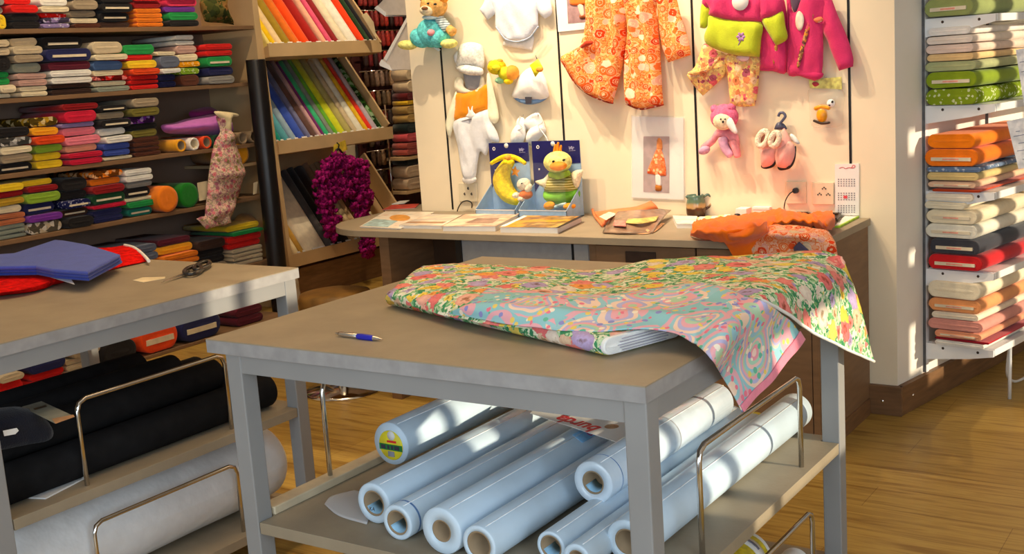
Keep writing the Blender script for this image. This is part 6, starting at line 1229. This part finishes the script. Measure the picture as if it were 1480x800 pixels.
def rstack(k, items):
    z = SHZ[k]+.0005; n = len(items)
    for i, it in enumerate(items):
        nm, c, hp, w, off = it[:5]; fl = it[5] if len(it) > 5 else ''
        s_ = depth_of(rw(S0R, .12, z))/F*.985; th = hp*s_
        lob = int(fl[0]) if fl[:1].isdigit() else 1; kind = 'dots' if 'd' in fl else 'print' if 'p' in fl else 'plain'
        P = rw(S0R-.035+random.uniform(0, .012), max(.019, .030+off)+w/2, z+th/2)
        bb = bolt(P, RN, (0, 0, 1), RD, w, th*.985, .72, c, '%s fabric bolt, %s on the %s' % (nm, {'bottom': 'bottom of the pile', 'top': 'top of the pile'}.get(posn(i, n), posn(i, n)+' of the pile'), RSN[k]), 'fabric bolt', 'fabric_bolt', kind, lob, 'b' in fl, 'bolts on the right wall shelf')
        if 'b' in fl:
            link('board_print', MB().obox(P-RD*.0045-V((0, 0, th*.08)), RN, V((0, 0, 1)), RD, (w*.3, max(.003, th*.09), .001)), mat('pale_red_print', (226, 150, 130), .7), bb)
        z += th
rstack(0, [('white edged', (240, 232, 220), 9, .21, .03), ('deep red', (176, 24, 40), 3, .23, .03), ('peach', (240, 160, 120), 12, .2, .03, 'b'), ('dusty pink', (222, 150, 136), 16, .235, .0), ('ivory', (244, 226, 200), 11, .2, .015), ('salmon orange', (240, 160, 100), 20, .225, 0, 'b'), ('thick cream', (240, 226, 196), 26, .225, 0)])
rstack(1, [('red', (206, 30, 36), 24, .23, .0, 'b'), ('charcoal', (62, 62, 70), 24, .21, .01, 'b'), ('white wool', (232, 226, 208), 21, .22, -.012, 'b'), ('cream wool', (240, 224, 190), 22, .215, -.008, 'b'), ('pale cream', (240, 226, 196), 11, .17, -.01), ('cream patterned', (244, 230, 206), 12, .2, -.012)])
rstack(2, [('rust red', (200, 70, 24), 5, .2, .02), ('white and orange', (240, 196, 160), 11, .2, .0, 'b'), ('straw', (226, 196, 130), 13, .215, 0), ('slate blue dotted', (110, 130, 160), 8, .225, 0, 'd'), ('orange', (244, 122, 20), 26, .225, -.014, 'b'), ('bright orange', (250, 130, 10), 22, .2, .0)])
rstack(3, [('moss green', (128, 150, 30), 24, .215, -.006, 'd'), ('lime green', (136, 158, 30), 25, .21, -.004, 'b'), ('sage green', (176, 180, 130), 15, .21, -.006), ('apricot', (240, 200, 140), 11, .19, .0), ('pale rose', (236, 208, 190), 13, .195, -.004), ('blush white', (240, 222, 206), 13, .19, -.002), ('white', (246, 236, 226), 12, .17, .005)])
rstack(4, [('sage green and lime', (150, 160, 96), 27, .2, -.02, 'b'), ('soft lilac', (206, 196, 210), 16, .2, .0)])
# sloping top layer of the orange pile and price cards
def pcard(label, pts, s, lines):
    Pn = rw(s, .0, 0); t = thing('price_card', label, 'sign', sum((onp(x, y, Pn, RD) for x, y in pts), V((0, 0, 0)))/4)
    q = [onp(x, y, Pn, RD) for x, y in pts]; link('card', MB().prism(q, RD*.002), mat('shop_card', (232, 236, 244), .5), t); mb = MB()
    for (x0, y0, x1, y1) in lines: mb.tube([onp(x0, y0, Pn-RD*.0006, RD), onp(x1, y1, Pn-RD*.0006, RD)], .0012, 5)
    link('handwriting', mb, mat('blue_grey_ink', (120, 130, 160), .7), t)
pcard('white price card standing in front of the orange bolts', [(1455, 175), (1490, 168), (1500, 240), (1472, 244)], S0R-.06, [(1465, 197, 1482, 194), (1472, 207, 1484, 205), (1470, 218, 1484, 216), (1478, 230, 1486, 229), (1468, 190, 1474, 189)])
pcard('cream price card at the right end of the green bolts', [(1468, 72), (1490, 68), (1496, 150), (1480, 152)], S0R-.06, [(1474, 90, 1484, 88), (1476, 104, 1486, 102)])
# white appliance with cable under the shelf
t = thing('power_lead', 'white cable curving on the floor beneath the right shelf', 'cable', rw(S0R+.4, .2, 0)); link('cable', MB().tube(smoothpath([rw(S0R+.25, .26, .20), rw(S0R+.28, .24, .10), rw(S0R+.36, .22, .04), rw(S0R+.46, .22, .008), rw(S0R+.7, .22, .008)]), .006, 8), WHITEMETAL, t)
# ------------------------------------------------------------------ light
def area(name, loc, aim, size, energy, col, sy=None):
    l = bpy.data.lights.new(name, 'AREA'); l.energy = energy; l.color = col; l.size = size
    if sy: l.shape = 'RECTANGLE'; l.size_y = sy
    o = bpy.data.objects.new(name, l); COL.objects.link(o); o.location = loc
    o.rotation_euler = (V(aim)-V(loc)).to_track_quat('-Z', 'Y').to_euler(); return o
def spot(name, loc, aim, energy, col, ang=70, blend=.6, r=.04):
    l = bpy.data.lights.new(name, 'SPOT'); l.energy = energy; l.color = col; l.spot_size = radians(ang); l.spot_blend = blend; l.shadow_soft_size = r
    o = bpy.data.objects.new(name, l); COL.objects.link(o); o.location = loc
    o.rotation_euler = (V(aim)-V(loc)).to_track_quat('-Z', 'Y').to_euler(); return o
WARM = (1, .78, .50); COOL = (.72, .87, 1.0)
sun = bpy.data.lights.new('sun', 'SUN'); sun.energy = 4.5; sun.color = (1, .86, .62); sun.angle = radians(.6)
so = bpy.data.objects.new('sun', sun); COL.objects.link(so); so.rotation_euler = V((-1, -.03, -.24)).to_track_quat('-Z', 'Y').to_euler()
for x, e_ in ((-3.25, 120), (-2.8, 140), (-2.35, 140), (-1.95, 85)):
    spot('ceiling_spot', (x-.35, 3.85, 3.3), (x+.1, 4.8, 1.15), e_, (1, .80, .55), 60 if x < -2 else 44, .8, .018)
for x, y, e_ in ((-4.5, 3.9, 55), (-4.5, 5.4, 45), (-4.7, 6.9, 60)):
    spot('ceiling_spot', (x-.45, y, 3.35), (-6.0, y+.2, 1.0), e_*1.7, WARM, 95, .8, .02)
spot('ceiling_spot', (-3.0, 3.5, 3.4), (-3.3, 3.5, 0), 50, WARM, 60, .8, .05)  # extra lamp added only to brighten the aisle floor
area('ceiling_lamp', (-2.6, 2.6, 3.4), (-2.6, 2.6, 0), 1.6, 40, (1, .68, .34))
area('window_daylight', (2.1, .2, 1.7), (-2.0, 2.5, .5), 2.6, 92, COOL, 1.8)  # added area lamp for cool daylight; the wall has no opening here
area('front_daylight', (-1.2, -1.4, 1.6), (-1.8, 3, .5), 3.0, 56, COOL, 1.8)
w = bpy.data.worlds.new('world'); SC.world = w; w.use_nodes = True
w.node_tree.nodes['Background'].inputs[0].default_value = (1, .92, .82, 1); w.node_tree.nodes['Background'].inputs[1].default_value = .26
